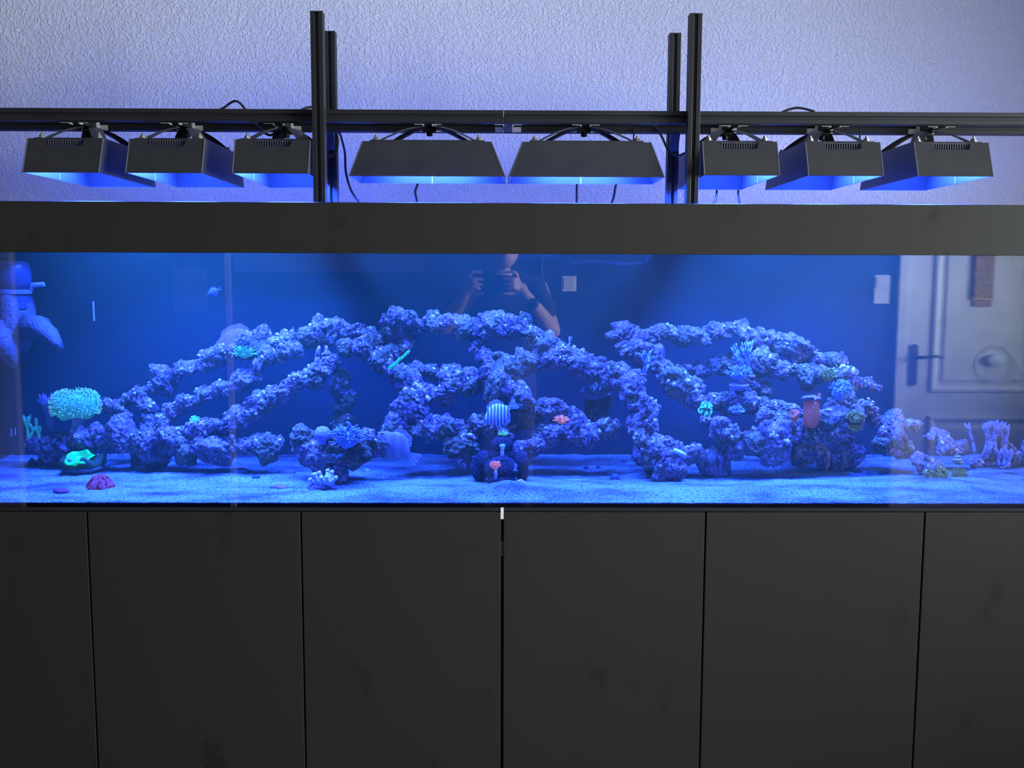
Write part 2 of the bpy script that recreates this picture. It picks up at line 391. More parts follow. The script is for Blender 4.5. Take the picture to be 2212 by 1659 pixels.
# ------------------------------------------------------------------ cabinet, tank, hood
ZG0, ZG1, ZH = 0.879, 1.5105, 1.633
TX0, TX1, TY1 = -1.575, 1.615, 0.69
SEAMS = [TX0, -1.039, -0.505, 0.0005, 0.513, 1.067, TX1]
cab = thing('aquarium_cabinet', 'long anthracite cabinet with six plain doors under the fish tank', 'cabinet', ((TX0+TX1)/2, .34, 0))
MB().box(TX0, TX1, .022, TY1, 0, ZG0-.012).build('body', mat('cabinet carcass', (.02, .02, .02), .6), cab)
MB().box(TX0, TX1, .002, TY1, ZG0-.010, ZG0-.001).build('top_rim', mat('dark rim', (.02, .02, .026), .35), cab)
for i in range(6):
    g = .0022; l, r = SEAMS[i]+g*(i > 0), SEAMS[i+1]-g
    if i == 2: r -= .0015
    if i == 3: l += .0015
    MB().box(l, r, 0, .019, .06, ZG0-.0125).build('door', lam, cab, bevel=.0012)
MB().box(-.0034, .0040, .0004, .0216, ZG0-.030, ZG0-.0006).build('light_leak_strip', mat('pale light leak', (.85, .87, .95), .2), cab)  # pale strip painted as tank light leaking through the centre door gap
MB().box(-.0035, .0045, .010, .021, ZG0-.128, ZG0-.090).build('latch', mat('grey latch', (.2, .2, .2), .5), cab)
MB().box(TX0+.02, TX1-.02, .06, TY1-.02, 0, .05).build('plinth', mat('plinth black', (.01, .01, .01), .7), cab)

tank = thing('aquarium', 'long clear glass fish tank with a black back', 'aquarium', ((TX0+TX1)/2, .34, ZG0))
MB().box(TX0, TX1, .002, .014, ZG0, ZG1).build('front_pane', glass, tank)
MB().box(TX0, TX1, TY1-.014, TY1-.002, ZG0, ZG1+.05).build('back_pane', blackglass, tank)
for x in (TX0, TX1-.012): MB().box(x, x+.012, .014, TY1-.014, ZG0, ZG1).build('side_pane', glass, tank)
MB().box(TX0+.012, TX1-.012, .014, TY1-.014, ZG0, ZG0+.006).build('base_pane', blackglass, tank)

hood = thing('aquarium_hood', 'long anthracite rim board above the tank glass', 'hood', ((TX0+TX1)/2, .34, ZG1))
MB().box(TX0, TX1, 0, .016, ZG1, ZH).build('front_panel', lam, hood, bevel=.0012)
for x in (TX0, TX1-.016): MB().box(x, x+.016, .016, TY1-.016, ZG1, ZH).build('side_panel', lam, hood)
for x in (-.465, .475):
    MB().box(x-.035, x+.035, .0165, TY1-.017, ZG1+.062, ZG1+.074).build('brace', mat('brace black', (.012, .012, .012), .5), hood)

water = MB().box(TX0+.013, TX1-.013, .0146, TY1-.0146, ZG0+.0065, ZG1+.045).build('water', water_mat(), at=Vector((0, .34, ZG0)))
tag(water, 'hazy blue water filling the whole tank', 'water', kind='stuff')

def surface_mat():
    m = bpy.data.materials.new('rippled water surface'); m.use_nodes = True
    nt = m.node_tree; N, L = nt.nodes, nt.links; N.clear()
    out = N.new('ShaderNodeOutputMaterial'); mx = N.new('ShaderNodeMixShader')
    tr = N.new('ShaderNodeBsdfTransparent'); gl = N.new('ShaderNodeBsdfGlossy'); gl.inputs['Roughness'].default_value = 0.22
    fr = N.new('ShaderNodeFresnel'); fr.inputs['IOR'].default_value = 1.33
    tc = N.new('ShaderNodeTexCoord'); nz = N.new('ShaderNodeTexNoise'); nz.inputs['Scale'].default_value = 14
    bp = N.new('ShaderNodeBump'); bp.inputs['Strength'].default_value = 0.4; bp.inputs['Distance'].default_value = 0.02
    L.new(tc.outputs['Object'], nz.inputs['Vector']); L.new(nz.outputs['Fac'], bp.inputs['Height'])
    L.new(bp.outputs['Normal'], gl.inputs['Normal']); L.new(bp.outputs['Normal'], fr.inputs['Normal'])
    L.new(fr.outputs[0], mx.inputs[0]); L.new(tr.outputs[0], mx.inputs[1]); L.new(gl.outputs[0], mx.inputs[2]); L.new(mx.outputs[0], out.inputs['Surface'])
    return m
ws = MB().add([(TX0+.013, .0146, ZG1+.0452), (TX1-.013, .0146, ZG1+.0452), (TX1-.013, TY1-.0146, ZG1+.0452), (TX0+.013, TY1-.0146, ZG1+.0452)], [(0, 1, 2, 3)]).build('water_surface', surface_mat(), water)

# ------------------------------------------------------------------ sand
ZS = 1.45-.560
def bumpf(x, y, cx, cy, sx, sy): return math.exp(-((x-cx)/sx)**2-((y-cy)/sy)**2)
def hs(x, y):
    h = ZS+.009*noise.noise(Vector((x*3, y*5, 0)))+.006*noise.noise(Vector((x*11, y*14, 3)))
    h += .020*bumpf(x, y, .30, .12, .75, .10)+.012*bumpf(x, y, -.9, .3, .35, .1)+.018*bumpf(x, y, .01, .10, .07, .05)
    h += .014*bumpf(x, y, 1.15, .22, .25, .12) + .012*bumpf(x, y, -.85, .5, .12, .1)
    h -= .012*bumpf(x, y, -.75, .18, .5, .08)
    f = min(1, max(0, (y-.014)/.06)); return max(ZS-.0022, ZS-.003+(h-ZS+.003)*f)
nx, ny = 420, 100; sb = MB(); vs = []
sx0, sx1, sy0, sy1 = TX0+.014, TX1-.014, .0150, TY1-.016
for j in range(ny+1):
    y = sy0+(sy1-sy0)*j/ny
    for i in range(nx+1):
        x = sx0+(sx1-sx0)*i/nx; vs.append((x, y, hs(x, y)+.0026*noise.noise(Vector((x*45, y*60, 1)))))
n0 = len(vs); fs = [(j*(nx+1)+i, j*(nx+1)+i+1, (j+1)*(nx+1)+i+1, (j+1)*(nx+1)+i) for j in range(ny) for i in range(nx)]
for i in range(nx+1): vs.append((sx0+(sx1-sx0)*i/nx, sy0, ZG0+.007))
fs += [(i, n0+i, n0+i+1, i+1) for i in range(nx)]
sb.add(vs, fs); sand = sb.build('sand', sandm, smooth=True, at=Vector((0, .34, ZS)))
tag(sand, 'pale rippled sand bed covering the tank floor', 'sand', kind='stuff')
def S(px, py):                       # the sand point under a pixel
    p = PZ(px, py, ZS)
    for _ in range(4): p = PZ(px, py, hs(p.x, p.y))
    return p

# ------------------------------------------------------------------ lamp frame of slotted profiles
def profile(mb, a, b, s=.03):
    a, b = Vector(a), Vector(b); t = (b-a).normalized()
    u = Vector((0, 0, 1)) if abs(t.z) < .5 else Vector((0, 1, 0)); w = t.cross(u)
    h = s/2; g = .0042; d = .007; out = []
    q = [(-h, -h), (-g, -h), (-g, -h+d), (g, -h+d), (g, -h), (h, -h)]
    for k in range(4):
        ca, sa = [(1, 0), (0, 1), (-1, 0), (0, -1)][k]
        out += [(x*ca-y*sa, x*sa+y*ca) for x, y in q[:5]]
    poly = [u*x+w*y for x, y in out]
    mb.prism(poly, a, b)
    return mb
ZR = P(1100, 253.5, .08).z; RY0, RY1 = .08, .236
XF = [P(686, 200, .035).x, P(1500.5, 200, .035).x]; XK = [P(713, 200, .255).x, P(1457, 200, .255).x]
fr = thing('lamp_frame', 'black slotted aluminium frame of posts and rails holding the lamps', 'frame', (0, .16, ZG1+.074))
zft, zrt = P(686, 26, .035).z, P(713, 69, .255).z
for x in XF:
    profile(MB(), (x, .05, ZG1+.0745), (x, .05, zft)).build('post', alu, fr, bevel=.0008)
    MB().box(x-.015, x+.015, .035, .065, zft, zft+.003).build('end_cap', alu, fr)
for x in XK:
    profile(MB(), (x, .27, ZG1+.0745), (x, .27, zrt)).build('post', alu, fr, bevel=.0008)
    MB().box(x-.015, x+.015, .255, .285, zrt, zrt+.003).build('end_cap', alu, fr)
xm = P(1088, 253, .08).x
for y in (RY0, RY1):
    for a, b in ((-1.75, xm-.0006), (xm+.0006, 1.78)):
        profile(MB(), (a, y, ZR), (b, y, ZR)).build('rail', alu, fr, bevel=.0008)
for x in XK:
    MB().prism([(x-.012, .251, ZR-.016), (x-.012, .251, ZR-.06), (x-.012, .222, ZR-.016)], (0, 0, 0), (.024, 0, 0)).build('corner_bracket', alu, fr)
LX = [(130.5, 'end'), (353, 'end'), (583.5, 'end'), (922.5, 'side'), (1267, 'side'), (1603, 'end'), (1828, 'end'), (2065, 'end')]
lampx = [P(px, 374 if k == 'end' else 380, .0055 if k == 'end' else .0615).x for px, k in LX]
ZRIM = .5*(P(354, 374, .0055).z+P(922, 380, .0615).z)
for x in lampx+[xm+.012]:
    MB().box(x-.010, x+.010, RY0+.0155, RY1-.0155, ZR-.015, ZR+.005).build('cross_bar', alu, fr, bevel=.001)
    for s in (-1, 1):
        for y in (RY0+.016, RY1-.034):
            b = MB(); b.box(*sorted((x+s*.0105, x+s*.0135)), y, y+.018, ZR-.018, ZR+.004)
            b.box(*sorted((x+s*.0135, x+s*.034)), *((RY0+.0155, RY0+.0185) if y < .15 else (RY1-.0185, RY1-.0155)), ZR-.016, ZR-.003)
            b.build('angle_bracket', zinc, fr)

# ------------------------------------------------------------------ lamps
LL, LW, LT, LH = .1945, .0925, .160, .085
def make_lamp():
    L = thing('pendant_lamp', 'lamp', 'lamp', (0, 0, 0))
    s = MB(); th = .0022
    for sy in (-1, 1):          # long walls
        s.prism([(-LL, 0, 0), (LL, 0, 0), (LT, 0, LH), (-LT, 0, LH)], (0, sy*LW, 0), (0, sy*(LW-th), 0))
    e = [(-LW, 0), (LW, 0), (LW, 1), (.049, 1), (.045, .82), (.040, .78), (-.040, .78), (-.045, .82), (-.049, 1), (-LW, 1)]
    for sx in (-1, 1):          # slanted end walls with the vent notch
        pl = [(sx*(LL+(LT-LL)*t_), y*.976, LH*t_) for y, t_ in e]
        s.prism(pl, (0, 0, 0), (-sx*th, 0, -th*.3))
    s.build('shade', shadem, L)
    r = MB(); q = .0030
    for sy in (-1, 1):
        y = sy*(LW-q); r.add([(-LL+q, y, .0015), (LL-q, y, .0015), (LT-q, y, LH-.018), (-LT+q, y, LH-.018)], [(0, 1, 2, 3)])
    for sx in (-1, 1):
        r.add([(sx*(LL-q-.0006), -LW+q, .0015), (sx*(LL-q-.0006), LW-q, .0015), (sx*(LT-q+.006), LW-q, LH-.018), (sx*(LT-q+.006), -LW+q, LH-.018)], [(0, 1, 2, 3)])
    r.build('reflector', liner, L)
    fold = mat('folded edge', (.16, .16, .17), .4, .5)
    for sx in (-1, 1):
        for sy in (-1, 1):
            MB().tube([(sx*(LL-.001), sy*(LW-.001), 0), (sx*(LT-.001), sy*(LW-.001), LH)], .0018, 6).build('corner_seam', fold, L)
    for sy in (-1, 1): MB().box(-.0012, .0012, *sorted((sy*(LW-.0046), sy*(LW-.0028))), .001, LH-.02).build('centre_seam', fold, L)
    MB().box(-LT+.012, LT-.012, -LW+.004, LW-.004, LH-.021, LH-.017).build('led_panel', mat('led panel', (.5, .5, .5), .4, emit=LED_COL, estr=6.0), L)
    MB().box(-LT+.018, LT-.018, -LW+.006, LW-.006, LH-.001, LH+.0045).build('top_plate', shadem, L, bevel=.001)
    for sx in (-1, 1):
        v = MB(); x = LT-.004
        v.box(*sorted((sx*(x-.006), sx*(x-.0035))), -.062, .062, LH-.024, LH-.0012)
        for k in range(15):
            y = -.042+.006*k; v.box(*sorted((sx*(x-.003), sx*(x+.0025))), y-.0011, y+.0011, LH-.0185, LH-.003)
        v.box(*sorted((sx*(x-.003), sx*(x+.001))), -.046, .046, LH-.0045, LH-.002)
        v.build('vent_grille', mat('grey vent metal', (.075, .075, .08), .5), L)
    for sx in (-1, 1):
        for sy in (-1, 1):
            p0 = Vector((sx*.118, sy*.066, LH+.0055)); p1 = Vector((sx*.010, sy*.008, LH+.046))
            pts = []
            for k in range(11):
                t_ = k/10; pts.append((p0.x+(p1.x-p0.x)*t_, p0.y+(p1.y-p0.y)*t_, p0.z+(p1.z-p0.z)*math.sin(t_*PI/2)))
            MB().tube(pts, [.0165]*11, 4, flat=.14).build('bracket_arm', shadem, L)
            b = MB(); bx, by = p0.x+sx*.010, p0.y+sy*.004
            b.lathe([(.0105, 0), (.0105, .0022)], (bx, by, LH+.0046), 12); b.lathe([(.0068, 0), (.0068, .0058)], (bx, by, LH+.0069), 6); b.lathe([(.0034, 0), (.0034, .0060)], (bx, by, LH+.0128), 8)
            b.build('bolt', mat('zinc bolt', (.22, .21, .2), .45, .4), L)
    hb = MB(); hb.box(-.017, .017, -.014, .014, LH+.036, LH+.0505); hb.lathe([(.008, 0), (.008, .012)], (0, 0, LH+.026), 8)
    hb.build('hub', slotm, L, bevel=.001)
    ld = bpy.data.lights.new('lamp_light', 'AREA'); ld.shape = 'RECTANGLE'; ld.size = .23; ld.size_y = .11; ld.energy = LED_W; ld.color = LED_COL
    lo = bpy.data.objects.new('lamp_light', ld); COL.objects.link(lo); lo.parent = L; lo.location = (0, 0, LH-.0225)
    return L
lamp = make_lamp()
LAB = ['pendant lamp, outermost of three left of the left post', 'pendant lamp, middle one of three left of the left post', 'pendant lamp, nearest of three left of the left post',
       'broadside pendant lamp between the posts, on the left', 'broadside pendant lamp between the posts, on the right',
       'pendant lamp, nearest of three right of the right post', 'pendant lamp, middle one of three right of the right post', 'pendant lamp, outermost of three right of the right post']
for i, ((px, k), x) in enumerate(zip(LX, lampx)):
    o = lamp if i == 0 else copy_tree(lamp)
    o.location = (x, .2 if k == 'end' else .155, ZRIM); o.rotation_euler = (0, 0, PI/2 if k == 'end' else 0)
    tag(o, 'black blue-lit '+LAB[i], 'lamp', 'pendant lamps over the tank')

# ------------------------------------------------------------------ cables
def cable(label, pts, r=.0032):
    v = [P(*p) for p in pts]; fine = []
    for i in range(len(v)-1):
        p0, p1, p2, p3 = v[max(i-1, 0)], v[i], v[i+1], v[min(i+2, len(v)-1)]
        for k in range(6):
            t_ = k/6; fine.append(.5*((2*p1)+(p2-p0)*t_+(2*p0-5*p1+4*p2-p3)*t_*t_+(-p0+3*p1-3*p2+p3)*t_**3))
    fine.append(v[-1])
    tag(MB().tube(fine, r, 8).build('power_cable', rubber, smooth=True, at=v[0].copy()), label, 'cable')
cable('black cable looping above the left rail and down behind the third lamp', [(440, 241, .25), (475, 237, .25), (500, 221, .25), (512, 219, .24), (525, 230, .2), (545, 262, .155), (560, 276, .15), (572, 287, .15), (586, 292, .15), (600, 281, .15), (620, 262, .15), (640, 245, .2), (658, 234, .25), (676, 231, .26)])
cable('short black cable arching over the rail right of the right post', [(1690, 242, .24), (1706, 236, .24), (1722, 233, .24), (1738, 235, .24), (1760, 241, .24)])
cable('black cable hanging down beside the left rear post', [(733, 286, .25), (738, 300, .27), (745, 330, .3), (747, 370, .3), (756, 405, .3), (768, 426, .3), (784, 445, .3)])
cable('black cable dropping below the lamp right of the left post', [(905, 390, .33), (900, 405, .33), (897, 415, .33), (900, 430, .33), (902, 446, .33)])
cable('black cable dropping straight below the lamp left of the right post', [(1247, 390, .33), (1246, 410, .33), (1246, 446, .33)])
cable('curved black cable below the right broadside lamp, near its right half', [(1338, 388, .33), (1330, 402, .33), (1326, 425, .33), (1318, 446, .33)])
cable('black cable below the first lamp right of the right post, curving left', [(1549, 396, .42), (1548, 420, .42), (1545, 434, .42), (1538, 446, .42)])
cable('black cable below the first lamp right of the right post, running straight', [(1594, 396, .42), (1595, 420, .42), (1598, 446, .42)])
cable('black cable slung from the rail to the right rear post', [(1412, 270, .215), (1422, 282, .215), (1432, 300, .215), (1440, 318, .212), (1452, 332, .21), (1466, 336, .21), (1480, 330, .2)])
cable('thin black cable rising from the right broadside lamp to the rail', [(1369, 306, .21), (1369, 292, .21), (1370, 276, .22)], .0022)
cable('thin black cable from the middle right lamp up to the rail', [(1857, 300, .17), (1858, 285, .17), (1858, 268, .17)], .0022)
cable('black cable looped beside the left rear post', [(727, 288, .225), (730, 305, .225), (727, 325, .225), (718, 336, .22), (708, 338, .21)])

# ------------------------------------------------------------------ rocks
random.seed(7)
lav = [(.30, (.035, .02, .02)), (.43, (.14, .08, .085)), (.50, (.27, .165, .17)), (.57, (.12, .085, .05)), (.68, (.36, .25, .24))]
olv = [(.30, (.04, .032, .012)), (.44, (.11, .088, .032)), (.54, (.16, .12, .055)), (.62, (.21, .135, .12)), (.72, (.25, .185, .10))]
rockA = rock_mat('coralline live rock', lav); rockB = rock_mat('olive live rock', olv)
pale = rock_mat('pale encrusted rock', [(.3, (.22, .14, .13)), (.5, (.54, .38, .34)), (.7, (.78, .62, .50))])
def rock_mesh(seed, m, sub=5):
    V, Fc = ICO(sub); o = Vector((seed*3.17, seed*-1.91, seed*.77)); vs = []
    st = Vector((1+.25*math.sin(seed), 1, .9+.2*math.cos(seed*2)))
    for d in V:
        r = 1+.42*noise.noise(d*1.3+o)
        r += .30*(0.5-abs(noise.noise(d*2.6+o*2)))*1.0
        r += .20*(0.4-abs(noise.noise(d*5.2-o)))
        r += .11*(.35-abs(noise.noise(d*10+o)))+.05*noise.noise(d*22-o)
        w = noise.voronoi(d*3.1+o)[0][0]; r -= .22*max(0, .28-w)
        r = max(.35, r); vs.append((d.x*r*st.x*.88, d.y*r*.88, d.z*r*st.z*.88))
    return MB().add(vs, Fc).mesh('rock', m, smooth=True)
RA = [rock_mesh(i+1, rockA) for i in range(9)]; RB = [rock_mesh(i+40, rockB) for i in range(7)]; RC = [rock_mesh(i+70, pale, 3) for i in range(4)]
NUBS = {}
def reef(name, label, loc, chains):
    root = thing(name, label, 'rock', loc, 'live rock reefs')
    nub = MB(); cnt = 0
    for Y0, Y1, po, pts in chains:
        n = len(pts); L = [0]
        for i in range(n-1): L.append(L[-1]+math.hypot(pts[i+1][0]-pts[i][0], pts[i+1][1]-pts[i][1]))
        s = 0; first = True
        while s <= L[-1]+.01 or first:
            first = False
            i = 0
            while i < n-2 and L[i+1] < s: i += 1
            if n == 1: t_, a, b = 0, pts[0], pts[0]
            else: t_ = (s-L[i])/max(1e-6, L[i+1]-L[i]); a, b = pts[i], pts[i+1]
            px, py, hw = [a[k]+(b[k]-a[k])*t_ for k in range(3)]
            Y = Y0+(Y1-Y0)*(s/L[-1] if L[-1] else 0)
            jit = hw*.35; Yj = Y+random.uniform(-.3, .3)*sz(hw, Y)
            p = P(px+random.uniform(-jit, jit), py+random.uniform(-jit, jit), Yj)
            r = sz(hw, Y)*random.choice((.62, .78, .9, 1.0, 1.1, 1.28))*random.uniform(.92, 1.08)
            me = random.choice(RB if random.random() < po else RA)
            o = bpy.data.objects.new('rock', me); COL.objects.link(o); o.parent = root
            o.location = p-root.location; o.rotation_euler = (random.uniform(0, 6.3), random.uniform(0, 6.3), random.uniform(0, 6.3))
            o.scale = (r*random.uniform(.8, 1.45), r*random.uniform(.85, 1.2), r*random.uniform(.7, 1.05)); cnt += 1
            for _ in range(6):       # small crust knobs grown on the chunk
                d = Vector((random.uniform(-1, 1), random.uniform(-1, .3), random.uniform(-.1, 1.2))).normalized()
                q = r*random.uniform(.08, .22)
                nub.blob(p+d*r*random.uniform(.72, .95), (q*random.uniform(.8, 1.5), q, q*random.uniform(.7, 1.3)), 2, .45, 2.2, random.uniform(0, 50), Euler((random.uniform(0, 3), random.uniform(0, 3), 0)).to_matrix())
            s += max(5.5, hw*.64)
            if n == 1: break
    c = nub.build('coral_crust', pale, root, smooth=True); c['kind'] = 'stuff'
    return root
LEFT = [
 (.48, .45, .15, [(215,880,13),(265,868,14),(310,850,16),(360,822,18),(410,797,18),(460,772,18),(510,752,20),(560,740,22),(610,740,22),(660,732,20),(692,706,20),(745,712,17),(795,712,17)]),
 (.45, .45, .1, [(693,694,9)]),
 (.40, .42, .1, [(345,935,16),(365,890,18),(400,872,16),(445,850,18),(490,835,18),(535,820,20),(558,795,22),(575,772,20),(610,757,20),(648,757,14)]),
 (.34, .36, .25, [(340,950,20),(400,937,20),(450,927,22),(505,910,24),(550,895,22),(550,868,16),(590,855,20),(640,825,22),(690,805,20),(720,783,22)]),
 (.46, .36, .15, [(70,962,17),(110,975,20),(150,952,18),(190,945,22),(240,945,24),(290,942,22),(330,958,22)]),
 (.44, .42, .2, [(300,985,20),(325,1003,20),(312,1020,16),(350,995,13)]),
 (.47, .44, .1, [(260,875,14),(268,905,16),(245,940,18)]),
 (.46, .46, .1, [(325,870,14),(318,905,14),(330,935,16)]),
 (.36, .33, .45, [(360,962,26),(410,957,28),(460,957,28),(520,957,28),(570,960,26),(605,965,18)]),
 (.55, .56, .85, [(722,790,24),(740,825,26),(745,865,24),(742,905,26),(750,940,26)]),
 (.40, .38, .2, [(745,757,18),(778,757,20),(803,757,22),(822,778,22),(840,800,22),(858,815,20)]),
 (.40, .40, .15, [(853,712,20),(832,735,18),(803,740,16)]),
 (.42, .38, .75, [(885,712,18),(886,735,15),(872,752,13),(850,764,12)]),
 (.38, .40, .15, [(835,695,18),(862,688,20),(905,702,16),(950,698,18),(990,707,20),(1035,702,22),(1080,706,20),(1125,712,24),(1165,735,22),(1205,760,21),(1255,775,19),(1300,785,18)]),
 (.40, .40, .1, [(861,676,10)]), (.40, .40, .1, [(1035,684,12)]), (.40, .40, .1, [(1137,695,12)]),
 (.36, .33, .2, [(860,808,22),(880,835,24),(905,860,26),(940,858,19),(975,845,19),(1010,827,21),(1050,815,22),(1090,828,20),(1120,850,22),(1150,872,20)]),
 (.40, .40, .3, [(888,803,14),(915,797,14),(942,805,20),(980,807,19),(1008,812,15)]),
 (.33, .33, .85, [(885,865,30),(890,895,34),(905,928,34),(940,920,22),(975,935,26),(1003,965,30),(1000,985,28)]),
 (.34, .34, .5, [(940,915,20),(985,920,22),(1030,917,20),(1062,928,17)]),
 (.36, .34, .6, [(1093,850,17),(1092,885,16),(1085,925,20),(1117,910,20),(1148,893,20),(1175,878,20),(1205,890,20),(1233,902,17)]),
 (.36, .40, .35, [(1075,800,20),(1107,796,27),(1140,780,21),(1185,779,21),(1235,783,21),(1280,796,19),(1315,812,18)]),
 (.40, .38, .5, [(1025,722,13),(1036,748,19),(1052,770,19),(1072,786,16)]),
 (.30, .36, .3, [(1121,975,17),(1150,965,20),(1170,946,20),(1205,932,24),(1245,932,26),(1290,930,22),(1330,922,20)]),
 (.50, .50, .5, [(1286,852,26),(1285,882,24),(1292,908,17)]),
 (.28, .24, .55, [(648,942,18),(665,975,28),(702,985,30),(740,978,28),(772,962,25),(722,1010,26),(735,1033,15)]),
 (.27, .33, .25, [(792,952,21),(812,972,19),(838,942,22),(862,932,22)]),
]
RIGHT = [
 (.38, .28, .2, [(1330,800,20),(1362,802,26),(1380,825,26),(1352,842,22),(1368,865,24),(1393,886,24),(1397,915,24),(1380,937,23),(1397,960,24),(1385,984,20),(1415,1000,28),(1452,1008,32),(1482,1014,24)]),
 (.30, .34, .2, [(1430,975,24),(1470,985,24),(1512,987,28),(1550,995,26),(1572,1008,16)]),
 (.42, .44, .3, [(1325,722,11),(1348,727,25),(1376,736,21),(1405,722,18),(1440,718,18),(1470,729,15),(1500,729,15),(1535,719,17),(1575,712,18),(1615,714,19),(1640,738,20),(1680,742,20),(1720,752,21),(1755,768,19),(1790,778,19),(1822,792,18)]),
 (.44, .44, .1, [(1345,707,14)]), (.44, .44, .1, [(1705,735,14)]),
 (.40, .36, .3, [(1360,752,19),(1397,763,19),(1425,782,22),(1432,807,19),(1466,817,24),(1480,837,25),(1492,857,24),(1530,868,15)]),
 (.46, .46, .1, [(1450,806,15),(1490,800,17),(1525,803,14),(1550,792,17),(1585,785,16),(1610,766,17),(1632,748,15)]),
 (.40, .40, .35, [(1640,770,18),(1656,790,19),(1690,803,21),(1730,806,23),(1770,809,23),(1800,812,21),(1826,802,15)]),
 (.42, .38, .15, [(1826,795,15),(1830,822,21),(1820,850,23),(1812,876,23),(1830,897,22)]),
 (.42, .44, .2, [(1842,829,15),(1870,831,13),(1900,836,9)]),
 (.36, .38, .35, [(1790,882,20),(1830,882,19),(1870,880,14),(1893,883,9)]),
 (.34, .34, .5, [(1775,907,22),(1820,910,23),(1852,902,18)]),
 (.34, .36, .25, [(1535,866,15),(1565,869,21),(1605,869,23),(1640,876,21),(1677,882,19),(1712,888,18)]),
 (.32, .30, .3, [(1530,908,22),(1560,917,24),(1562,945,28),(1597,960,28),(1642,966,30),(1690,966,26)]),
 (.33, .34, .45, [(1650,897,16),(1686,906,19),(1702,930,25),(1728,925,20),(1766,937,17),(1800,941,17),(1832,937,15)]),
 (.40, .42, .15, [(1720,972,22),(1776,974,26),(1822,972,24),(1850,978,18)]),
 (.40, .38, .3, [(1890,907,17),(1916,916,21),(1950,920,15),(1987,920,11)]),
 (.36, .36, .4, [(1905,940,21),(1940,946,19),(1900,966,22),(1930,976,22),(1965,968,13)]),
 (.32, .30, .3, [(1985,992,15),(2004,1010,22),(2032,1016,18)]),
 (.40, .44, .1, [(2000,945,13),(2030,956,17),(2065,965,15),(2096,970,10)]),
 (.46, .46, .25, [(2100,1002,11),(2140,993,16),(2165,987,20),(2192,990,16),(2225,980,15)]),
 (.40, .40, .5, [(1622,800,18),(1608,820,16),(1650,838,15),(1600,835,11)]),
]
reef('reef_rockwork', 'live rock slope of diagonal branches in the left part of the tank', P(400, 1000, .40), LEFT[:10]+LEFT[-2:])
reef('reef_rockwork', 'live rock arches in the middle of the tank behind the black ornament', P(1000, 1000, .36), LEFT[10:-2])
reef('reef_rockwork', 'knobbly live rock reef of ledges in the right half of the tank', P(1600, 1000, .36), RIGHT)

# ------------------------------------------------------------------ corals and animals
def col(name, c, rough=.7, glow=0.0, c2=None, ns=60, bump=.4, bs=150, e=None): return mat(name, c, rough, c2=c2, nscale=ns, bump=bump, bscale=bs, emit=(e or c) if glow else None, estr=glow)
def cr(px, py, Y): return P(px, py, Y)
def branch(mb, p, d, r, l, depth, rnd, spread=.6, upw=.3):
    pts = [p]; q = p.copy(); dd = d.copy()
    for k in range(3):
        dd = (dd+Vector((rnd.uniform(-1, 1), rnd.uniform(-1, 1), rnd.uniform(-.3, 1)))*.13).normalized(); q = q+dd*l/3; pts.append(q.copy())
    mb.tube(pts, [r, r*.92, r*.85, r*.7 if depth else r*.45], 7)
    mb.blob(q, r*.72 if depth else r*.5, 1)
    if depth:
        for k in range(rnd.choice((2, 2, 3))):
            nd = (dd+Vector((rnd.uniform(-1, 1), rnd.uniform(-1, 1), rnd.uniform(-.5, .6)))*spread+Vector((0, 0, upw))).normalized()
            branch(mb, q-dd*l*.1*k, nd, r*.74, l*.78, depth-1, rnd, spread, upw)
def bcoral(name, label, base, h, r, m, seed, depth=2, n=1, tilt=(0, 0, 1), spread=.6):
    rnd = random.Random(seed); mb = MB()
    for k in range(n):
        d = (Vector(tilt)+Vector((rnd.uniform(-1, 1), rnd.uniform(-.6, .6), rnd.uniform(-.2, .2)))*(.5 if n > 1 else .05)).normalized()
        branch(mb, Vector(base)+(Vector((rnd.uniform(-.4, .4)*h, rnd.uniform(-.2, .2)*h, rnd.uniform(-.05, .15)*h)) if n > 3 else Vector((0, 0, 0))), d, r, h*.42, depth, rnd, spread)
    t = thing(name, label, 'coral', base); mb.build('branches', m, t, smooth=True)
    MB().blob(Vector(base)-Vector((0, 0, r*.3)), (r*2.0, r*2.0, r*1.0), 2, .25, 2, seed).build('foot', rockA, t, smooth=True)
    return t
def tuft(name, label, base, w, h, m, seed, n=60, tl=.25, tr=.03, d=None):
    """dome of tentacles"""
    rnd = random.Random(seed); base = Vector(base); t = thing(name, label, 'coral', base)
    MB().blob(base+Vector((0, 0, h*.35)), (w*.40, w*.36, h*.45), 3, .12, 2, seed).build('body', m, t, smooth=True)
    mb = MB()
    for k in range(n):
        a = Vector((rnd.uniform(-1, 1), rnd.uniform(-1, .7), rnd.uniform(-.1, 1))).normalized()
        p = base+Vector((0, 0, h*.35))+Vector((a.x*w*.38, a.y*w*.34, a.z*h*.43)); q = p+(a+Vector((rnd.uniform(-1, 1), rnd.uniform(-1, 1), rnd.uniform(-.3, .8)))*.6)*w*tl*.5
        q2 = q+(a*.4+Vector((rnd.uniform(-1, 1), rnd.uniform(-1, 1), rnd.uniform(-.6, .4)))*.6)*w*tl*.4
        mb.tube([p, q, q2], [w*tr, w*tr, w*tr*.8], 5); mb.blob(q2, w*tr*1.15, 1)
    o = mb.build('tentacles', m, t, smooth=True); o['kind'] = 'stuff'; return t

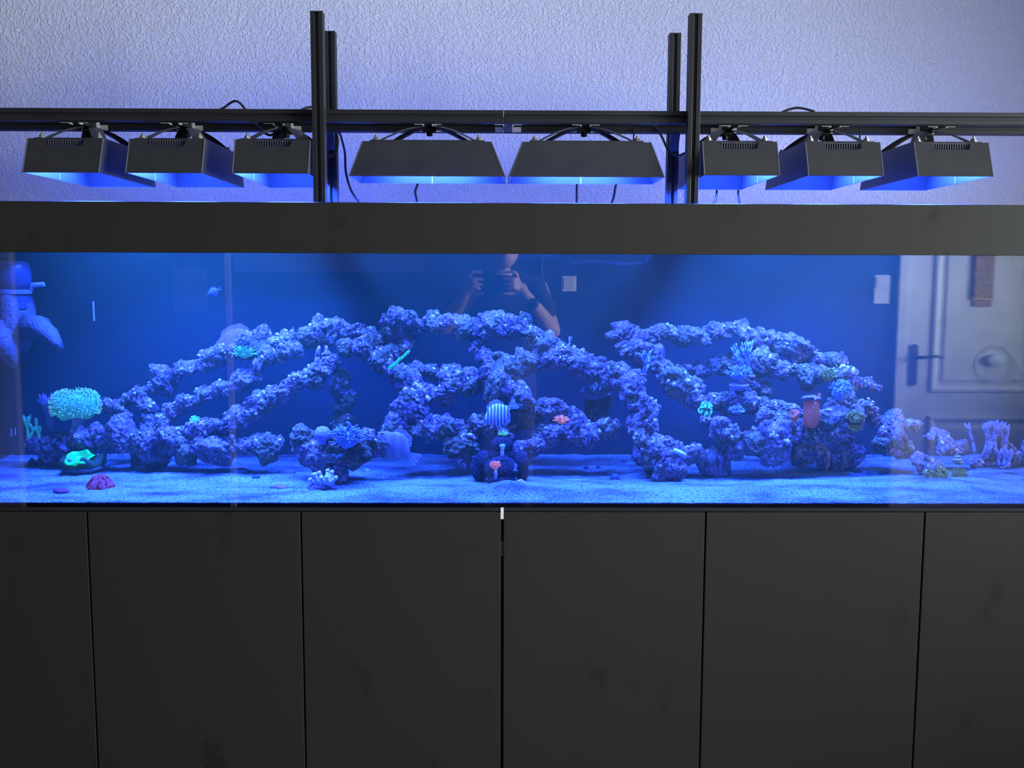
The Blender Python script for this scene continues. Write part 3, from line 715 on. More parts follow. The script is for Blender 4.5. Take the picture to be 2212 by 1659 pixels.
teal = col('teal fluorescent coral', (.04, .30, .10), glow=.20, c2=(.08, .40, .14), e=(.05, .6, .55))
tealtip = col('teal polyp tips', (.15, .5, .2), glow=.34, e=(.25, .9, .8))
green = col('green fluorescent flesh', (.0, .4, .05), glow=.62, ns=25, e=(.0, .95, .42))
dgreen = col('green brown mantle', (.012, .045, .005), glow=.03, c2=(.03, .06, .008), ns=30, e=(.05, .5, .2))
cyan = col('cyan fluorescent polyp', (.05, .4, .2), glow=.6, e=(.08, .8, .85))
pinkc = col('pale pink coral', (.36, .21, .25), c2=(.44, .28, .32))
lilac = col('lilac coral', (.22, .16, .26), c2=(.30, .23, .33))
blueco = col('pale blue coral', (.15, .20, .32), c2=(.26, .32, .42))
redco = col('red coral', (.30, .03, .012), glow=.05, c2=(.36, .03, .03), e=(.8, .06, .1), ns=70, bump=.8, bs=90)
orangeco = col('orange pink coral', (.7, .2, .07), glow=.3, c2=(.75, .3, .10), e=(.95, .28, .25))
terra = col('red orange sponge', (.50, .10, .012), glow=.08, c2=(.40, .08, .015), e=(.8, .2, .08), ns=25)
yelgr = col('yellow green algae', (.30, .32, .02), glow=.05, c2=(.16, .18, .02), ns=80, bump=.9, bs=120)
tan_ = col('tan stalk', (.42, .33, .26)); dkst = col('dark stone', (.03, .028, .045), c2=(.05, .045, .07), ns=60); paleb = col('pale shell', (.6, .5, .55), ns=70)

# toadstool leather coral
Yt = .43; b = P(168, 928, Yt); ct = P(163, 872, Yt); w = sz(47, Yt)
t = thing('toadstool_coral', 'round teal leather coral with a mop of polyps on a pale stalk', 'coral', b)
MB().lathe([(w*.30, 0), (w*.27, .02), (w*.26, .04), (w*.34, .058)], b-Vector((0, 0, .006)), 16).build('stalk', tan_, t, smooth=True)
capf = lambda a, r, z: (r*(1+.06*math.sin(3*a+1)+.04*math.sin(5*a)), z+.006*math.sin(4*a)*r/w)
MB().lathe([(w*.30, -.038), (w*.7, -.040), (w*.95, -.022), (w*1.0, .006), (w*.9, .026), (w*.6, .030), (w*.1, .022)], ct, 28, capf).build('cap', teal, t, smooth=True)
rnd = random.Random(3); pl = MB(); tp = MB()
for k in range(620):
    a = rnd.uniform(0, 2*PI); el = rnd.uniform(-.55, 1.2); rr = w*.93*math.cos(el*.9)
    rr *= 1.04; p = ct+Vector((rr*math.cos(a), rr*math.sin(a), -.006+.038*math.sin(el*1.25)))
    d = Vector((math.cos(a)*math.cos(el), math.sin(a)*math.cos(el), math.sin(el)+.25)).normalized(); q = p+d*rnd.uniform(.007, .013)
    pl.tube([p, q], [.0011, .0010], 4); tp.blob(q, .0019, 1)
o = pl.build('polyps', teal, t); o['kind'] = 'stuff'; o = tp.build('polyp_tips', tealtip, t, smooth=True); o['kind'] = 'stuff'

# glowing open coral on the sand, left
b = S(180, 1018); w = sz(45, b.y); t = thing('fluorescent_coral', 'dark green fleshy coral with a glowing green centre on the sand', 'coral', b)
wav = lambda a, r, z: (r*(1+.10*math.sin(5*a)), z+(.014*math.sin(5*a+.6)+.006*math.sin(9*a))*(r/w)**2)
MB().lathe([(w*.55, -.004), (w*.92, .006), (w*.98, .014), (w*.80, .018)], b, 30).build('base', col('brown coral base', (.10, .07, .05)), t, smooth=True)
MB().lathe([(w*.78, .012), (w*.98, .022), (w*1.0, .034), (w*.72, .040), (w*.50, .030), (w*.32, .020)], b, 40, wav).build('mantle', dgreen, t, smooth=True)
MB().lathe([(w*.66, .044), (w*.58, .048), (w*.42, .036), (w*.25, .025), (w*.05, .019)], b+Vector((w*.02, -w*.45, .001)), 30, lambda a, r, z: (r*(1+.12*math.sin(5*a)), z+(.012*math.sin(a)+.003*math.cos(5*a))*r/(w*.6))).build('centre', green, t, smooth=True)
# red brain coral
b = S(217, 1052); w = sz(29, b.y); t = thing('red_brain_coral', 'low wrinkled red coral on the sand before the glowing one', 'coral', b)
MB().lathe([(w*1.02, -.004), (w*.95, .006), (w*.72, .018), (w*.40, .027), (w*.12, .030)], b, 36, lambda a, r, z: (r*(1+.10*math.sin(6*a+1)+.05*math.sin(11*a)), z+.004*math.sin(7*a+r*300))).build('body', redco, t, smooth=True)
rd = MB(); rnd = random.Random(5)
for k in range(9):
    a = k*.7; p = b+Vector((w*.85*math.cos(a), w*.85*math.sin(a), .008)); m_ = b+Vector((w*.5*math.cos(a+.25), w*.5*math.sin(a+.25), .026)); q = b+Vector((w*.12*math.cos(a), w*.12*math.sin(a), .032))
    rd.tube([p, m_, q], [.003, .0042, .003], 6)
rd.build('ridges', redco, t, smooth=True)
def disc(name, label, cat, px, py, wpx, hgt, m, seed, sy=.8):
    b = S(px, py); w = sz(wpx/2, b.y); t = MB().blob(b+Vector((0, 0, hgt*.3)), (w, w*sy, hgt), 3, .16, 1.8, seed).build(name, m, smooth=True, at=b)
    return tag(t, label, cat)
disc('shell', 'dark red shell lying on the sand at the lower left', 'shell', 132, 1064, 34, .010, col('dark red shell', (.16, .03, .06)), 2)
disc('flat_stone', 'wide flat dark stone on the sand left of the central rocks', 'stone', 515, 1021, 56, .010, dkst, 3, .6)
disc('pebble', 'small dark pebble on the sand right of the flat stone', 'stone', 553, 1033, 18, .008, dkst, 4)
disc('frag_disc', 'dull brown disc on the sand behind the reddish disc', 'disc', 620, 1022, 38, .008, col('brown frag disc', (.10, .08, .09), ns=40), 5, .7)
disc('reddish_disc', 'reddish brown flat coral on the sand left of the pale fingered coral', 'coral', 602, 1054, 38, .007, col('reddish flat coral', (.24, .09, .09), ns=40), 6, .6)
disc('algae_patch', 'flat greenish coral patch on the rear sand at left', 'coral', 473, 999, 52, .006, col('dull green patch', (.08, .2, .16), ns=50), 7, .5)
disc('snail', 'round dark snail on the sand right of the centre', 'snail', 1328, 1035, 20, .013, dkst, 8, 1.0)
for i, (px, py, w_) in enumerate(((1266, 1012, 12), (1347, 998, 14), (1306, 1026, 12), (1292, 1011, 8))):
    disc('pebble', ['dark pebble lying farthest left in the group right of the ornament', 'dark pebble lying farthest back near the right reef', 'dark pebble next to the round dark snail', 'tiny dark pebble between the other pebbles'][i], 'stone', px, py, w_, .006, dkst, 9+i)
disc('crab', 'tiny blue and white crab on the sand right of the central mound', 'crab', 792, 1019, 16, .008, col('blue white crab', (.06, .08, .3), c2=(.7, .7, .75), ns=90), 14)
disc('black_snail', 'small black shell standing on the sand at far left', 'shell', 70, 1007, 18, .018, dkst, 15)
disc('pale_stone', 'pale stone half buried in the sand at far left', 'stone', 97, 1003, 40, .022, rockA, 16)

# corals on the left
bcoral('branching_coral', 'teal branching coral at the far left foot of the reef', P(62, 950, .44), .075, .0055, teal, 11, 2, 3)
bcoral('branching_coral', 'small teal branching coral just right of the far left one', P(85, 948, .43), .04, .0045, teal, 12, 2, 2)
bcoral('branching_coral', 'thin lilac branching coral below the teal leather coral', P(116, 935, .45), .105, .005, lilac, 13, 3, 3)
bcoral('finger_coral', 'pale pink forked finger coral standing on the left reef', P(683, 796, .27), .085, .0085, pinkc, 21, 1, 1, (.18, 0, 1), .45)
MB_ = bcoral('finger_coral', 'short pale knob coral beside the pink forked coral', P(704, 764, .31), .03, .006, pinkc, 22, 1, 1)
tuft('polyp_coral', 'teal polyp coral on the crest of the left reef', P(528, 772, .40), .044, .022, teal, 31, 50, .5, .035)
tuft('polyp_coral', 'tiny bright cyan polyp coral on the lower left ledges', P(421, 911, .30), .022, .014, cyan, 32, 26, .4, .06)
tuft('anemone', 'bushy blue anemone coral on the central mound', P(750, 965, .22), .066, .052, blueco, 33, 170, .45, .022)
b = P(697, 955, .22); t = thing('dome_coral', 'smooth domed lilac coral left of the bushy anemone', 'coral', b)
MB().lathe([(.010, -.006), (.012, .008), (.021, .010), (.0235, .020), (.021, .032), (.013, .041), (.001, .044)], b, 24).build('dome', lilac, t, smooth=True)
b = P(727, 985, .215); t = thing('plate_coral', 'bright blue ruffled plate coral on the central mound', 'coral', b)
MB().lathe([(.004, -.006), (.012, 0), (.020, .004), (.019, .006), (.010, .003), (.002, .002)], b, 30, lambda a, r, z: (r*(1+.15*math.sin(6*a)), z+.004*math.sin(6*a)*(r/.02))).build('plate', cyan if 0 else blueco, t, smooth=True)
# pale fingered coral clump in front
b = S(705, 1055); t = thing('fingered_coral', 'pale pink coral clump lying before the central mound', 'coral', b); rnd = random.Random(9); mb = MB()
for k in range(12):
    a = Vector((rnd.uniform(-1, 1), rnd.uniform(-.7, .2), rnd.uniform(.2, 1))).normalized(); p = b+Vector((rnd.uniform(-.015, .015), rnd.uniform(-.01, .01), .012))
    mb.tube([p, p+a*.016, p+a*.03+Vector((0, 0, .006))], [.007, .0065, .005], 7); mb.blob(p+a*.03+Vector((0, 0, .006)), .0062, 2, .2)
mb.build('fingers', paleb, t, smooth=True)
MB().blob(b+Vector((-.012, 0, .004)), (.038, .02, .012), 3, .3, 2.5, 2).build('base', col('brown rubble', (.22, .10, .08), c2=(.15, .12, .16)), t, smooth=True)
# green rod coral
p0, p1 = P(840, 797, .30), P(886, 757, .30); t = thing('rod_coral', 'thin glowing green rod coral pointing up right at mid tank', 'coral', p0)
MB().tube([p0+(p1-p0)*(k/8)+Vector((0, .0, .002*math.sin(k*2))) for k in range(9)], [.0046, .005, .0048, .0045, .0042, .004, .0038, .0034, .0018], 8).build('stem', col('green rod skin', (.0, .3, .08), glow=.40, e=(.02, .8, .5)), t, smooth=True)
nb = MB(); rnd = random.Random(2)
for k in range(60):
    q = p0+(p1-p0)*rnd.uniform(0, .95); a = Vector((rnd.uniform(-1, 1), rnd.uniform(-1, 1), rnd.uniform(-1, 1))).normalized(); nb.blob(q+a*.0042, .0013, 1)
o = nb.build('polyps', tealtip, t, smooth=True); o['kind'] = 'stuff'
# mid and right corals
bcoral('staghorn_coral', 'pale lilac antler coral standing on the ridge right of the centre', P(1226, 756, .36), .055, .0042, lilac, 41, 1, 1, (.25, 0, 1))
bcoral('staghorn_coral', 'long armed pale blue branching coral between the two reefs', P(1390, 808, .29), .075, .005, blueco, 42, 2, 2, (.05, -.2, 1), 1.1)
tuft('polyp_coral', 'orange pink polyp coral on the lower middle ledge', P(1213, 914, .265), .032, .018, orangeco, 43, 50, .35, .05)
tuft('polyp_coral', 'blue polyp clump on the rear pillar right of the centre', P(1283, 862, .46), .06, .026, blueco, 44, 60, .4, .05)
b = P(1524, 898, .27); t = thing('brain_coral', 'square bright cyan brain coral on the right reef', 'coral', b)
MB().blob(b+Vector((0, 0, .018)), (.019, .016, .021), 3, .12, 2, 3).build('body', col('dark teal flesh', (.02, .12, .05), glow=.10, e=(.02, .4, .45)), t, smooth=True)
mb = MB(); rnd = random.Random(8)
for k in range(11):
    a0 = rnd.uniform(-2.8, -.4); z0 = rnd.uniform(-.6, .9); pts = []
    for j in range(6):
        a0 += rnd.uniform(-.35, .35); z0 = max(-.8, min(.95, z0+rnd.uniform(-.3, .3))); c_ = math.sqrt(max(0, 1-z0*z0))
        pts.append(b+Vector((0, 0, .018))+Vector((.0195*c_*math.cos(a0), .0165*c_*math.sin(a0), .0215*z0)))
    mb.tube(pts, .0024, 6)
mb.build('ridges', cyan, t, smooth=True)
bcoral('acropora_coral', 'blue branching coral on the small right column, with pale tips', P(1622, 812, .34), .09, .006, blueco, 51, 3, 2, (-.28, 0, 1), .6)
tuft('acropora_coral', 'low bushy blue coral on a shelf left of the right column', P(1595, 818, .33), .056, .03, blueco, 52, 110, .35, .03)
b = P(1597, 836, .33); t = thing('shelf_coral', 'thin lilac shelf coral under the bushy blue coral', 'coral', b)
MB().lathe([(.005, -.012), (.022, -.004), (.029, .006), (.027, .009), (.010, .004), (.002, .003)], b, 26, lambda a, r, z: (r*(1+.12*math.sin(4*a)), z)).build('shelf', lilac, t, smooth=True)
def pot(name, label, px0, py0, px1, py1, wpx, Y, m):
    p0, p1 = P(px0, py0, Y), P(px1, py1, Y); w = sz(wpx/2, Y); h = p1.z-p0.z
    t = thing(name, label, 'sponge', p0)
    MB().lathe([(w*.75, 0), (w*.95, h*.15), (w, h*.5), (w*.98, h*.9), (w*.92, h), (w*.62, h*1.0), (w*.55, h*.75), (w*.5, h*.7)], p0, 20, lambda a, r, z: (r*(1+.05*math.sin(3*a)+.03*noise.noise(Vector((a*2, z*60, 0)))), z)).build('tube', m, t, smooth=True)
    return p0, p1, w
p0, p1, w = pot('tube_sponge', 'tall red orange tube sponge on the right reef', 1752, 922, 1753, 864, 34, .30, terra)
b = P(1717, 898, .285)
tag(MB().blob(b, (.014, .012, .015), 3, .5, 1.8, 77).build('orange_sponge', terra, smooth=True, at=b.copy()), 'small lumpy orange sponge left of the tall tube sponge', 'sponge')
pot('tube_sponge', 'thin red sponge tip behind the tall one', 1769, 866, 1769, 850, 9, .36, terra)
pot('tube_sponge', 'faded pinkish sponge half hidden left of the small orange one', 1683, 904, 1683, 868, 26, .36, col('faded pink sponge', (.42, .24, .26)))
tag(MB().blob(p1+Vector((0, 0, .004)), (w*1.25, w*1.1, .008), 3, .4, 2.4, 4).build('crust_plate', rockA, smooth=True, at=p1.copy()), 'pale crusted plate capping the tall red sponge', 'rock')
tuft('algae_tuft', 'yellow green algae tuft at the right end of the upper right ledge', P(1788, 822, .36), .044, .034, yelgr, 61, 120, .3, .03)
tuft('algae_tuft', 'yellow green algae tuft low on the right reef', P(1846, 912, .30), .044, .03, yelgr, 62, 110, .35, .03)
tuft('algae_tuft', 'small yellow green spiky algae below the lower right tuft', P(1846, 932, .30), .026, .014, yelgr, 63, 40, .5, .04)
tuft('algae_tuft', 'olive algae covered stone on the sand at lower right', P(2022, 1042, .27), .062, .048, yelgr, 64, 190, .22, .02)
tuft('algae_tuft', 'olive algae covered stone beneath the striped shell', P(2071, 1036, .30), .044, .036, yelgr, 65, 130, .22, .022)
b = P(2067, 1006, .30); t = thing('turban_shell', 'banded olive turban shell resting on the algae stone', 'shell', b)
sh = MB(); 
for k in range(60):
    a = k*.33; r_ = .016*(1-k/72); sh.blob(b+Vector((r_*.45*math.cos(a), r_*.45*math.sin(a), .010+k*.0005)), r_*.62, 1)
sh.build('shell', stripe_mat('banded shell', (.10, .11, .05), (.30, .27, .16), 40, 2), t, smooth=True)
MB().blob(b+Vector((-.002, 0, .044)), .006, 2).build('tip', col('pink shell tip', (.5, .18, .25)), t, smooth=True)
bcoral('finger_coral', 'large pale pink finger coral bush near the right end', P(2138, 985, .44), .098, .0062, col('dim pink coral', (.25, .15, .15), c2=(.32, .2, .2)), 71, 2, 17, (0, 0, 1), .5)
bcoral('finger_coral', 'pale lilac finger coral low at the right end below the pink bush', P(2165, 1008, .38), .05, .005, lilac, 72, 2, 7)
tuft('polyp_coral', 'pale blue polyp knot right of the turban shell', P(2092, 1003, .31), .022, .015, blueco, 73, 30, .4, .06)
p0, p1 = P(1455, 972, .24), P(1482, 985, .24)
tag(MB().tube([p0, p0+(p1-p0)*.3, p0+(p1-p0)*.7, p1], [.0062, .0078, .0078, .006], 10).build('sea_cucumber', paleb, smooth=True, at=p0.copy()), 'short pale rod lying across the lower right rocks', 'coral')
tuft('polyp_coral', 'bright blue coral colony on the right reef slope', P(1815, 862, .34), .06, .06, blueco, 74, 120, .2, .03)
tuft('polyp_coral', 'bright blue coral patch left on the middle right ledge', P(1592, 893, .30), .036, .018, blueco, 75, 60, .3, .04)

# ornament of black stone with frags
Yo = .19; b = S(1083, 1056)
t = thing('stone_ornament', 'black rough stone ornament shaped like a seated figure, centre front', 'ornament', b)
blk = mat('black porous stone', (.004, .0035, .004), .85, c2=(.007, .006, .007), nscale=80, bump=.9, bscale=160)
def rb_(name, pts, rr, amp=.1):
    m = MB()
    for (px, py, Y), r_ in zip(pts, rr): m.blob(P(px, py, Y), (sz(r_[0], Y), sz(r_[0], Y)*.8, sz(r_[1], Y)), 4, amp, 6, px*.1)
    m.build(name, blk, t, smooth=True)
rb_('head', [(1085, 962, .24), (1084, 985, .24)], [(24, 22), (25, 26)], .05)
rb_('torso', [(1083, 1015, .21), (1083, 1040, .20)], [(38, 30), (32, 28)], .05)
rb_('shoulder', [(1046, 998, .25), (1037, 1018, .25)], [(23, 26), (18, 24)], .05)
rb_('shoulder', [(1121, 1000, .25), (1128, 1018, .25)], [(22, 26), (14, 26)], .05)
tuft('frag_coral', 'green polyp coral on top of the black ornament', P(1087, 941, .24), .020, .010, col('mint coral', (.12, .4, .10), glow=.32, e=(.15, .75, .4)), 81, 34, .35, .07)
bcoral('frag_coral', 'pale branching coral on the face of the black ornament', P(1085, 984, .185), .032, .0035, col('pale mint coral', (.5, .6, .55)), 82, 2, 3)
pk = tuft('frag_coral', 'pink red polyp coral on the chest of the black ornament', P(1070, 1012, .155), .024, .018, orangeco, 83, 50, .35, .06)
p0 = P(1071, 1014, .150); p1 = P(1071, 1034, .150)
MB().tube([p0, (p0+p1)/2, p1], [.004, .0048, .003], 8).build('stalk', paleb, pk, smooth=True)['label'] = 'pale stalk'
bcoral('frag_coral', 'small pale coral at the right of the ornament chest', P(1113, 1016, .155), .022, .0034, lilac, 84, 1, 2)
b = S(1122, 1063); t = MB().blob(b+Vector((0, 0, .008)), (.020, .016, .024), 3, .3, 2, 21, Euler((0, .6, 0)).to_matrix()).build('pale_shell', col('pinkish shell', (.5, .32, .42), ns=120), smooth=True, at=b)
tag(t, 'pinkish shell leaning on the right foot of the black ornament', 'shell')

# fish
def fish(label, pos, L, Hh, ang, body_m, fin_m, tail_m=None, thick=.28, forked=False):
    pos = Vector(pos); t = thing('fish', label, 'fish', pos)
    ca, sa = math.cos(ang), math.sin(ang); R = Matrix(((ca, 0, -sa), (0, 1, 0), (sa, 0, ca)))
    prof = [(-.50, .03), (-.46, .16), (-.38, .34), (-.25, .62), (-.08, .92), (.08, 1.0), (.24, .86), (.36, .58), (.44, .30), (.50, .17)]
    seg = 16; vs = []
    for x, h in prof:
        for k in range(seg):
            a = 2*PI*k/seg; vs.append(pos+R@Vector((x*L, math.cos(a)*Hh*.5*h*thick*(1.2 if x < 0 else .9), math.sin(a)*Hh*.5*h)))
    n = len(prof); fs = [(i*seg+k, i*seg+(k+1) % seg, (i+1)*seg+(k+1) % seg, (i+1)*seg+k) for i in range(n-1) for k in range(seg)]+[tuple(range(seg)), tuple((n-1)*seg+k for k in range(seg))]
    MB().add(vs, fs).build('body', body_m, t, smooth=True)
    def fin(name, pl, m):
        MB().prism([pos+R@Vector((x*L, 0, z*Hh)) for x, z in pl], (0, -.0012, 0), (0, .0012, 0)).build(name, m, t)
    tl = [(.49, .07), (.60, .16), (.74, .26), (.80, .20), (.77, 0) if not forked else (.66, 0), (.80, -.20), (.74, -.26), (.60, -.16), (.49, -.07)]
    fin('tail_fin', tl, tail_m or fin_m)
    fin('dorsal_fin', [(-.22, .30), (-.12, .56), (.08, .64), (.30, .58), (.42, .30), (.40, .12), (.1, .42)], fin_m)
    fin('anal_fin', [(-.05, -.42), (.08, -.60), (.28, -.56), (.42, -.28), (.40, -.12), (.1, -.42)], fin_m)
    fin('pectoral_fin', [(-.18, .02), (-.02, .08), (.02, -.06), (-.12, -.10)], fin_m)
    for s in (-1, 1):
        MB().blob(pos+R@Vector((-.38*L, s*Hh*.5*.30*thick*1.05, .06*Hh)), (.035*L, .02*L, .035*L), 2).build('eye', mat('fish eye', (.01, .01, .012), .15), t, smooth=True)
    return t
strp = stripe_mat('white and blue stripes', (.75, .75, .85), (.10, .11, .28), 34, 0)
fish('white fish with dark blue upright stripes above the black ornament', P(1072, 897, .27), sz(66, .27), sz(50, .27), .55, strp, col('clear grey fin', (.25, .27, .4)), thick=.34)
pkf = stripe_mat('pale pink skin', (.22, .15, .17), (.28, .20, .21), 12, 0)
fish('pale pink fish swimming down left under the reef', P(850, 958, .285), sz(84, .285), sz(60, .285), -.62, pkf, col('pale pink fin', (.26, .20, .21)), thick=.3)
prp = col('purple blue skin', (.20, .08, .20), ns=20, bump=0)
fish('large purple fish half hidden behind the upper left reef', P(503, 740, .545), sz(104, .545), sz(56, .545), .38, prp, prp, thick=.3)
fish('tiny blue fish swimming alone at upper left', P(459, 631, .35), sz(26, .35), sz(16, .35), .45, col('bright blue skin', (.03, .03, .16), bump=0), col('blue fin', (.04, .04, .14), bump=0), thick=.45, forked=True)

def rough(m, a=.006):
    for v in m.v: v += Vector((noise.noise(v*38), noise.noise(v*38+Vector((9, 0, 0))), noise.noise(v*38+Vector((0, 9, 0)))))*a*1.6

# pump and ledge at the upper left end
pc = P(28, 590, .40); t = thing('wave_pump', 'dark rounded pump housing at the upper left end of the tank', 'pump', pc)
pump = mat('dark blue plastic', (.05, .05, .08), .35)
w = sz(36, .4)
MB().lathe([(w*1.0, -.045), (w*1.02, -.02), (w*1.0, .0), (w*.96, .015), (w*.85, .030), (w*.6, .034)], pc, 28).build('housing', pump, t, smooth=True)
MB().lathe([(w*.98, -.060), (w*1.06, -.058), (w*1.06, -.048), (w*.98, -.046)], pc, 28).build('collar', mat('grey collar', (.14, .14, .17), .4), t)
MB().lathe([(w*.9, -.10), (w*.95, -.061)], pc, 28).build('lower_body', pump, t)
MB().box(pc.x-.4, pc.x-w*.8, pc.y-.012, pc.y+.012, pc.z-.03, pc.z-.006).build('holder', pump, t)
pa = P(70, 616, .4); MB().tube([pc+Vector((w, 0, -.045)), pa, P(95, 614, .4)], [.006, .008, .007], 10).build('outlet', mat('grey outlet', (.22, .22, .26), .5), t)
b = P(30, 680, .40); t = thing('ledge_coral', 'pale lilac leather coral draped below the pump at the left end', 'coral', b)
lea = col('pale leather coral', (.065, .055, .045), c2=(.10, .085, .07), ns=30, bump=.6, bs=120)
m = MB(); u = sz(1, .4)
m.lathe([(44*u, -55*u), (42*u, -20*u), (38*u, 12*u), (36*u, 40*u), (30*u, 44*u)], b, 26, lambda a, r, z: (r*(1+.05*math.sin(3*a)), z))
rough(m); m.build('block', lea, t, smooth=True)
m = MB(); m.tube([P(50, 705, .36), P(85, 705, .35), P(108, 725, .35), P(122, 742, .35), P(130, 756, .35)], [22*u, 24*u, 19*u, 14*u, 10*u], 18); rough(m); m.build('lobe', lea, t, smooth=True)
m = MB(); m.tube([P(-15, 720, .35), P(8, 742, .34), P(20, 765, .34), P(30, 785, .34), P(32, 794, .34)], [34*u, 30*u, 20*u, 12*u, 7*u], 18); rough(m); m.build('lobe', lea, t, smooth=True)
m = MB(); m.tube([P(35, 722, .37), P(50, 740, .37), P(48, 758, .37)], [28*u, 22*u, 12*u], 14); rough(m); m.build('lobe', lea, t, smooth=True)
m = MB(); m.tube([b+Vector((-.02, 0, 0)), b+Vector((-.14, 0, 0)), Vector((TX0+.02, b.y, b.z))], [.03, .025, .03], 12); m.build('arm', lea, t, smooth=True)
# thin white rod modelled in place of a bright reflection in the front glass
p0, p1 = P(203, 693, .03), P(201, 651, .03)
tag(MB().tube([p0, p1], .0022, 8).build('reflection_rod', mat('white reflection', (.85, .85, .85), .25), at=p0.copy()), 'thin upright white reflection in the glass at upper left, modelled as a rod', 'rod')
for i, (px, py) in enumerate(((24, 934), (33, 932))):
    p0, p1 = P(px, py+8, .03), P(px, py-7, .03)
    tag(MB().tube([p0, p1], .0016, 6).build('glass_mark', mat('grey marker', (.35, .35, .38), .4), at=p0.copy()), ['short pale upright mark low at the left end of the glass, the outer one', 'short pale upright mark low at the left end, the inner one'][i], 'mark')
# overflow comb and return pipe at the rear top
a, b = P(1095, 557, .60), P(1205, 557, .60); t = thing('overflow_comb', 'row of small comb teeth at the rear top of the tank', 'comb', a)
zt_ = a.z
MB().box(a.x, b.x, .60, .612, zt_+.004, zt_+.024).build('bar', mat('blue grey plastic', (.05, .055, .06), .4), t)
k = MB(); x = a.x
while x < b.x: k.box(x, x+.0035, .60, .606, zt_-.006, zt_+.004); x += .0075
k.build('teeth', MATS['blue grey plastic'], t)
a, b = P(1232, 571, .50), P(1392, 564, .50); t = thing('return_pipe', 'pale blue ribbed pipe lying under the water surface right of centre', 'pipe', a)
MB().tube([a+(b-a)*(i/20)+Vector((0, 0, .006*math.sin(i*.3))) for i in range(21)], [.005+.0016*math.sin(i*2.0) for i in range(21)], 10).build('pipe', mat('pale blue pipe', (.05, .06, .08), .4), t, smooth=True)
MB().tube([b, b+Vector((.02, 0, .03)), b+Vector((.02, .01, .09))], .008, 10).build('elbow', MATS['pale blue pipe'], t, smooth=True)

# ------------------------------------------------------------------ the photographer, mirrored in the glass
skin = mat('skin', (.50, .29, .21), .5, c2=(.56, .34, .25), nscale=12)
shirt = mat('dark shirt', (.022, .024, .032), .85); trouser = mat('dark trousers', (.03, .032, .04), .85); hairm = mat('dark hair', (.025, .018, .013), .6)
per = thing('person', 'person in dark clothes holding up a phone, mirrored in the glass', 'person', (0, -2.78, 0))
def limb(mb, pts, rad, fl=1.0):
    pts = [Vector(p) for p in pts]
    mb.tube(pts, list(rad), 12, flat=fl)
    for p, r in zip(pts, rad): mb.blob(p, (r, r, r), 2)
def remesh(o, vox, sm=6):
    r = o.modifiers.new('remesh', 'REMESH'); r.mode = 'VOXEL'; r.voxel_size = vox; r.use_smooth_shade = True
    s = o.modifiers.new('smooth', 'SMOOTH'); s.factor = .5; s.iterations = sm
bd = MB()
yb = -2.80
bd.blob((0, yb, 1.20), (.185, .115, .25), 3); bd.blob((0, yb, .98), (.165, .115, .17), 3)
limb(bd, [(0, yb, 1.36), (0, yb+.02, 1.47)], [.06, .055])
bd.blob((.015, yb+.035, 1.615), (.074, .094, .112), 3); bd.blob((.015, yb+.075, 1.555), (.052, .055, .05), 3)
bd.blob((.015, yb+.132, 1.60), (.014, .020, .024), 2)
for s in (-1, 1):
    bd.blob((.015+s*.076, yb+.03, 1.61), (.010, .022, .032), 2)
    limb(bd, [(s*.09, yb, .95), (s*.10, yb+.01, .50), (s*.105, yb, .09)], [.088, .058, .040])
    limb(bd, [(s*.105, yb-.02, .045), (s*.12, yb+.16, .035)], [.045, .035])
# arms
shL, shR = Vector((-.185, yb, 1.40)), Vector((.185, yb, 1.40))
elL, elR = Vector((-.30, -2.66, 1.20)), Vector((.26, -2.66, 1.18))
wrL, wrR = Vector((-.19, -2.47, 1.365)), Vector((.138, -2.47, 1.345))
for sh_, e, w_ in ((shL, elL, wrL), (shR, elR, wrR)):
    limb(bd, [sh_, sh_*.5+e*.5, e], [.058, .052, .043]); limb(bd, [e, e*.6+w_*.4, w_], [.043, .043, .028])
# hands: palm, thumb, four fingers each, closed on the phone's ends
PX0, PX1, PZ0, PZ1, PY = -.133, .043, 1.387, 1.467, -2.424
def hand(mb, w_, s, px):
    pal = Vector((px+s*.030, -2.445, 1.422)); mb.blob(w_*.4+pal*.6, (.028, .022, .040), 3); mb.blob(pal, (.021, .026, .040), 3)
    limb(mb, [w_, w_*.4+pal*.6, pal], [.027, .027, .022])
    zz = [1.474, 1.450, 1.427, 1.407]; ln = [.070, .080, .074, .058]
    for k in range(4):
        kn = Vector((px+s*.030, -2.425, zz[k]-.006))
        m1 = Vector((px+s*.012, -2.406+.002*k, zz[k]+(.010 if k == 0 else 0))); tip = Vector((px+s*.012-s*ln[k]*.62, -2.4035, zz[k]+(.006 if k == 0 else -.003*k)))
        limb(mb, [pal*.4+kn*.6, kn, m1, m1*.45+tip*.55, tip], [.0115, .0105, .0095, .0088, .0070])
    th = Vector((px+s*.022, -2.448, 1.384))
    limb(mb, [pal+Vector((0, 0, -.03)), th, Vector((px-s*.006, -2.437, 1.376)), Vector((px-s*.036, -2.428, 1.378))], [.015, .012, .0105, .008])
hand(bd, wrL, -1, PX0); hand(bd, wrR, 1, PX1)
body = bd.build('body', skin, per); remesh(body, .0052, 4)
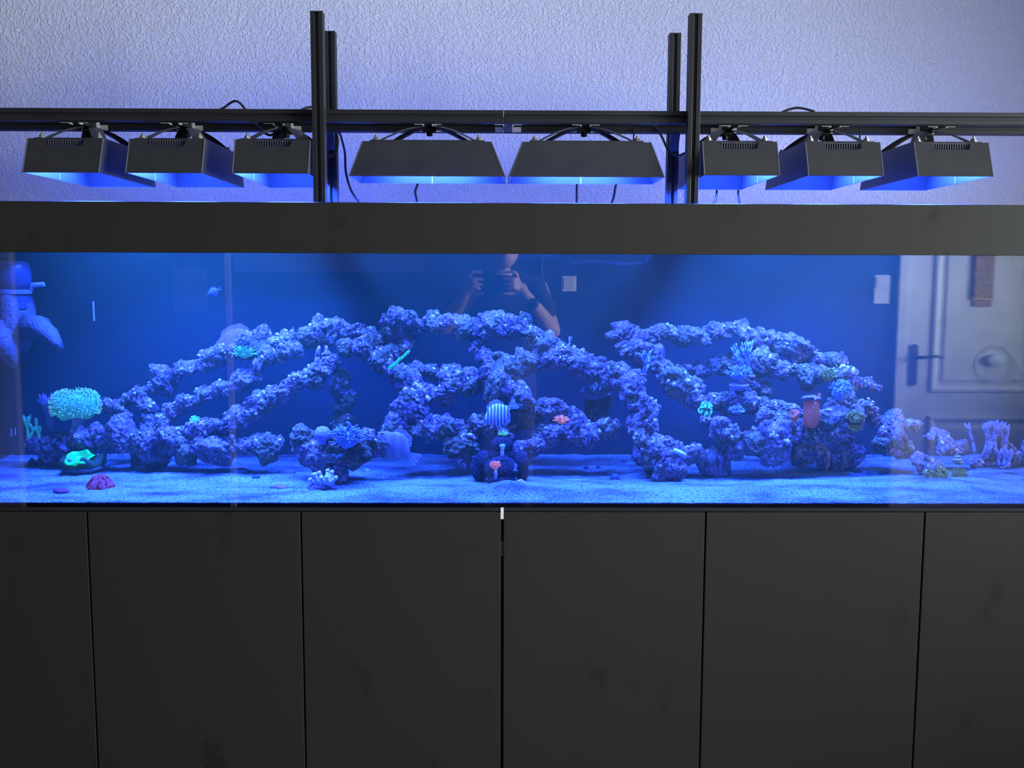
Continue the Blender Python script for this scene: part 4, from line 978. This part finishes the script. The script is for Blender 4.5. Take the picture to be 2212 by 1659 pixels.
sh = MB(); sh.blob((0, yb, 1.21), (.20, .128, .255), 3); sh.blob((0, yb, .97), (.182, .130, .15), 3)
for sx, e in ((-1, elL), (1, elR)):
    a_ = Vector((sx*.17, yb, 1.40)); limb(sh, [Vector((sx*.08, yb, 1.42)), a_, a_*.35+e*.65], [.07, .072, .062])
o = sh.build('shirt', shirt, per); remesh(o, .008, 3)
tr = MB(); tr.blob((0, yb, .92), (.178, .128, .13), 3)
for s in (-1, 1): limb(tr, [(s*.09, yb, .90), (s*.10, yb+.01, .50), (s*.105, yb, .10)], [.098, .072, .060])
o = tr.build('trousers', trouser, per); remesh(o, .009, 3)
for s in (-1, 1):
    f = MB(); limb(f, [(s*.105, yb-.04, .05), (s*.12, yb+.17, .042)], [.050, .042]); f.build('shoe', mat('black shoe', (.015, .015, .015), .5), per, smooth=True)
hr = MB(); hr.blob((.015, yb+.018, 1.650), (.080, .094, .088), 3, .04, 5, 1); hr.build('hair', hairm, per, smooth=True)
for s in (-1, 1): MB().blob((.015+s*.031, yb+.121, 1.615), .011, 2).build('eye', mat('eye white', (.5, .5, .5), .2), per, smooth=True)
MB().blob((.015, yb+.122, 1.555), (.022, .007, .006), 2).build('mouth', mat('lips', (.42, .18, .15), .5), per, smooth=True)
d = (wrR-elR).normalized(); q = wrR-d*.022
wt = MB(); wt.tube([q-d*.014, q+d*.014], .036, 20); wt.box(q.x-.018, q.x+.018, q.y+.02, q.y+.042, q.z-.018, q.z+.022); 
tag(wt.build('wristwatch', mat('black watch strap', (.008, .008, .010), .5), at=q.copy()), 'dark watch on the wrist mirrored right of the phone', 'watch')
ph = thing('phone', 'dark phone held level in both hands, mirrored in the glass', 'phone', (0, PY, PZ0))
MB().box(PX0, PX1, PY-.004, PY+.004, PZ0, PZ1).build('case', mat('black phone case', (.010, .010, .012), .35), ph, bevel=.003)
MB().box(PX0+.03, PX0+.075, PY+.004, PY+.006, PZ0+.02, PZ1-.01).build('camera_bump', mat('dark lens glass', (.01, .01, .014), .1), ph, bevel=.002)
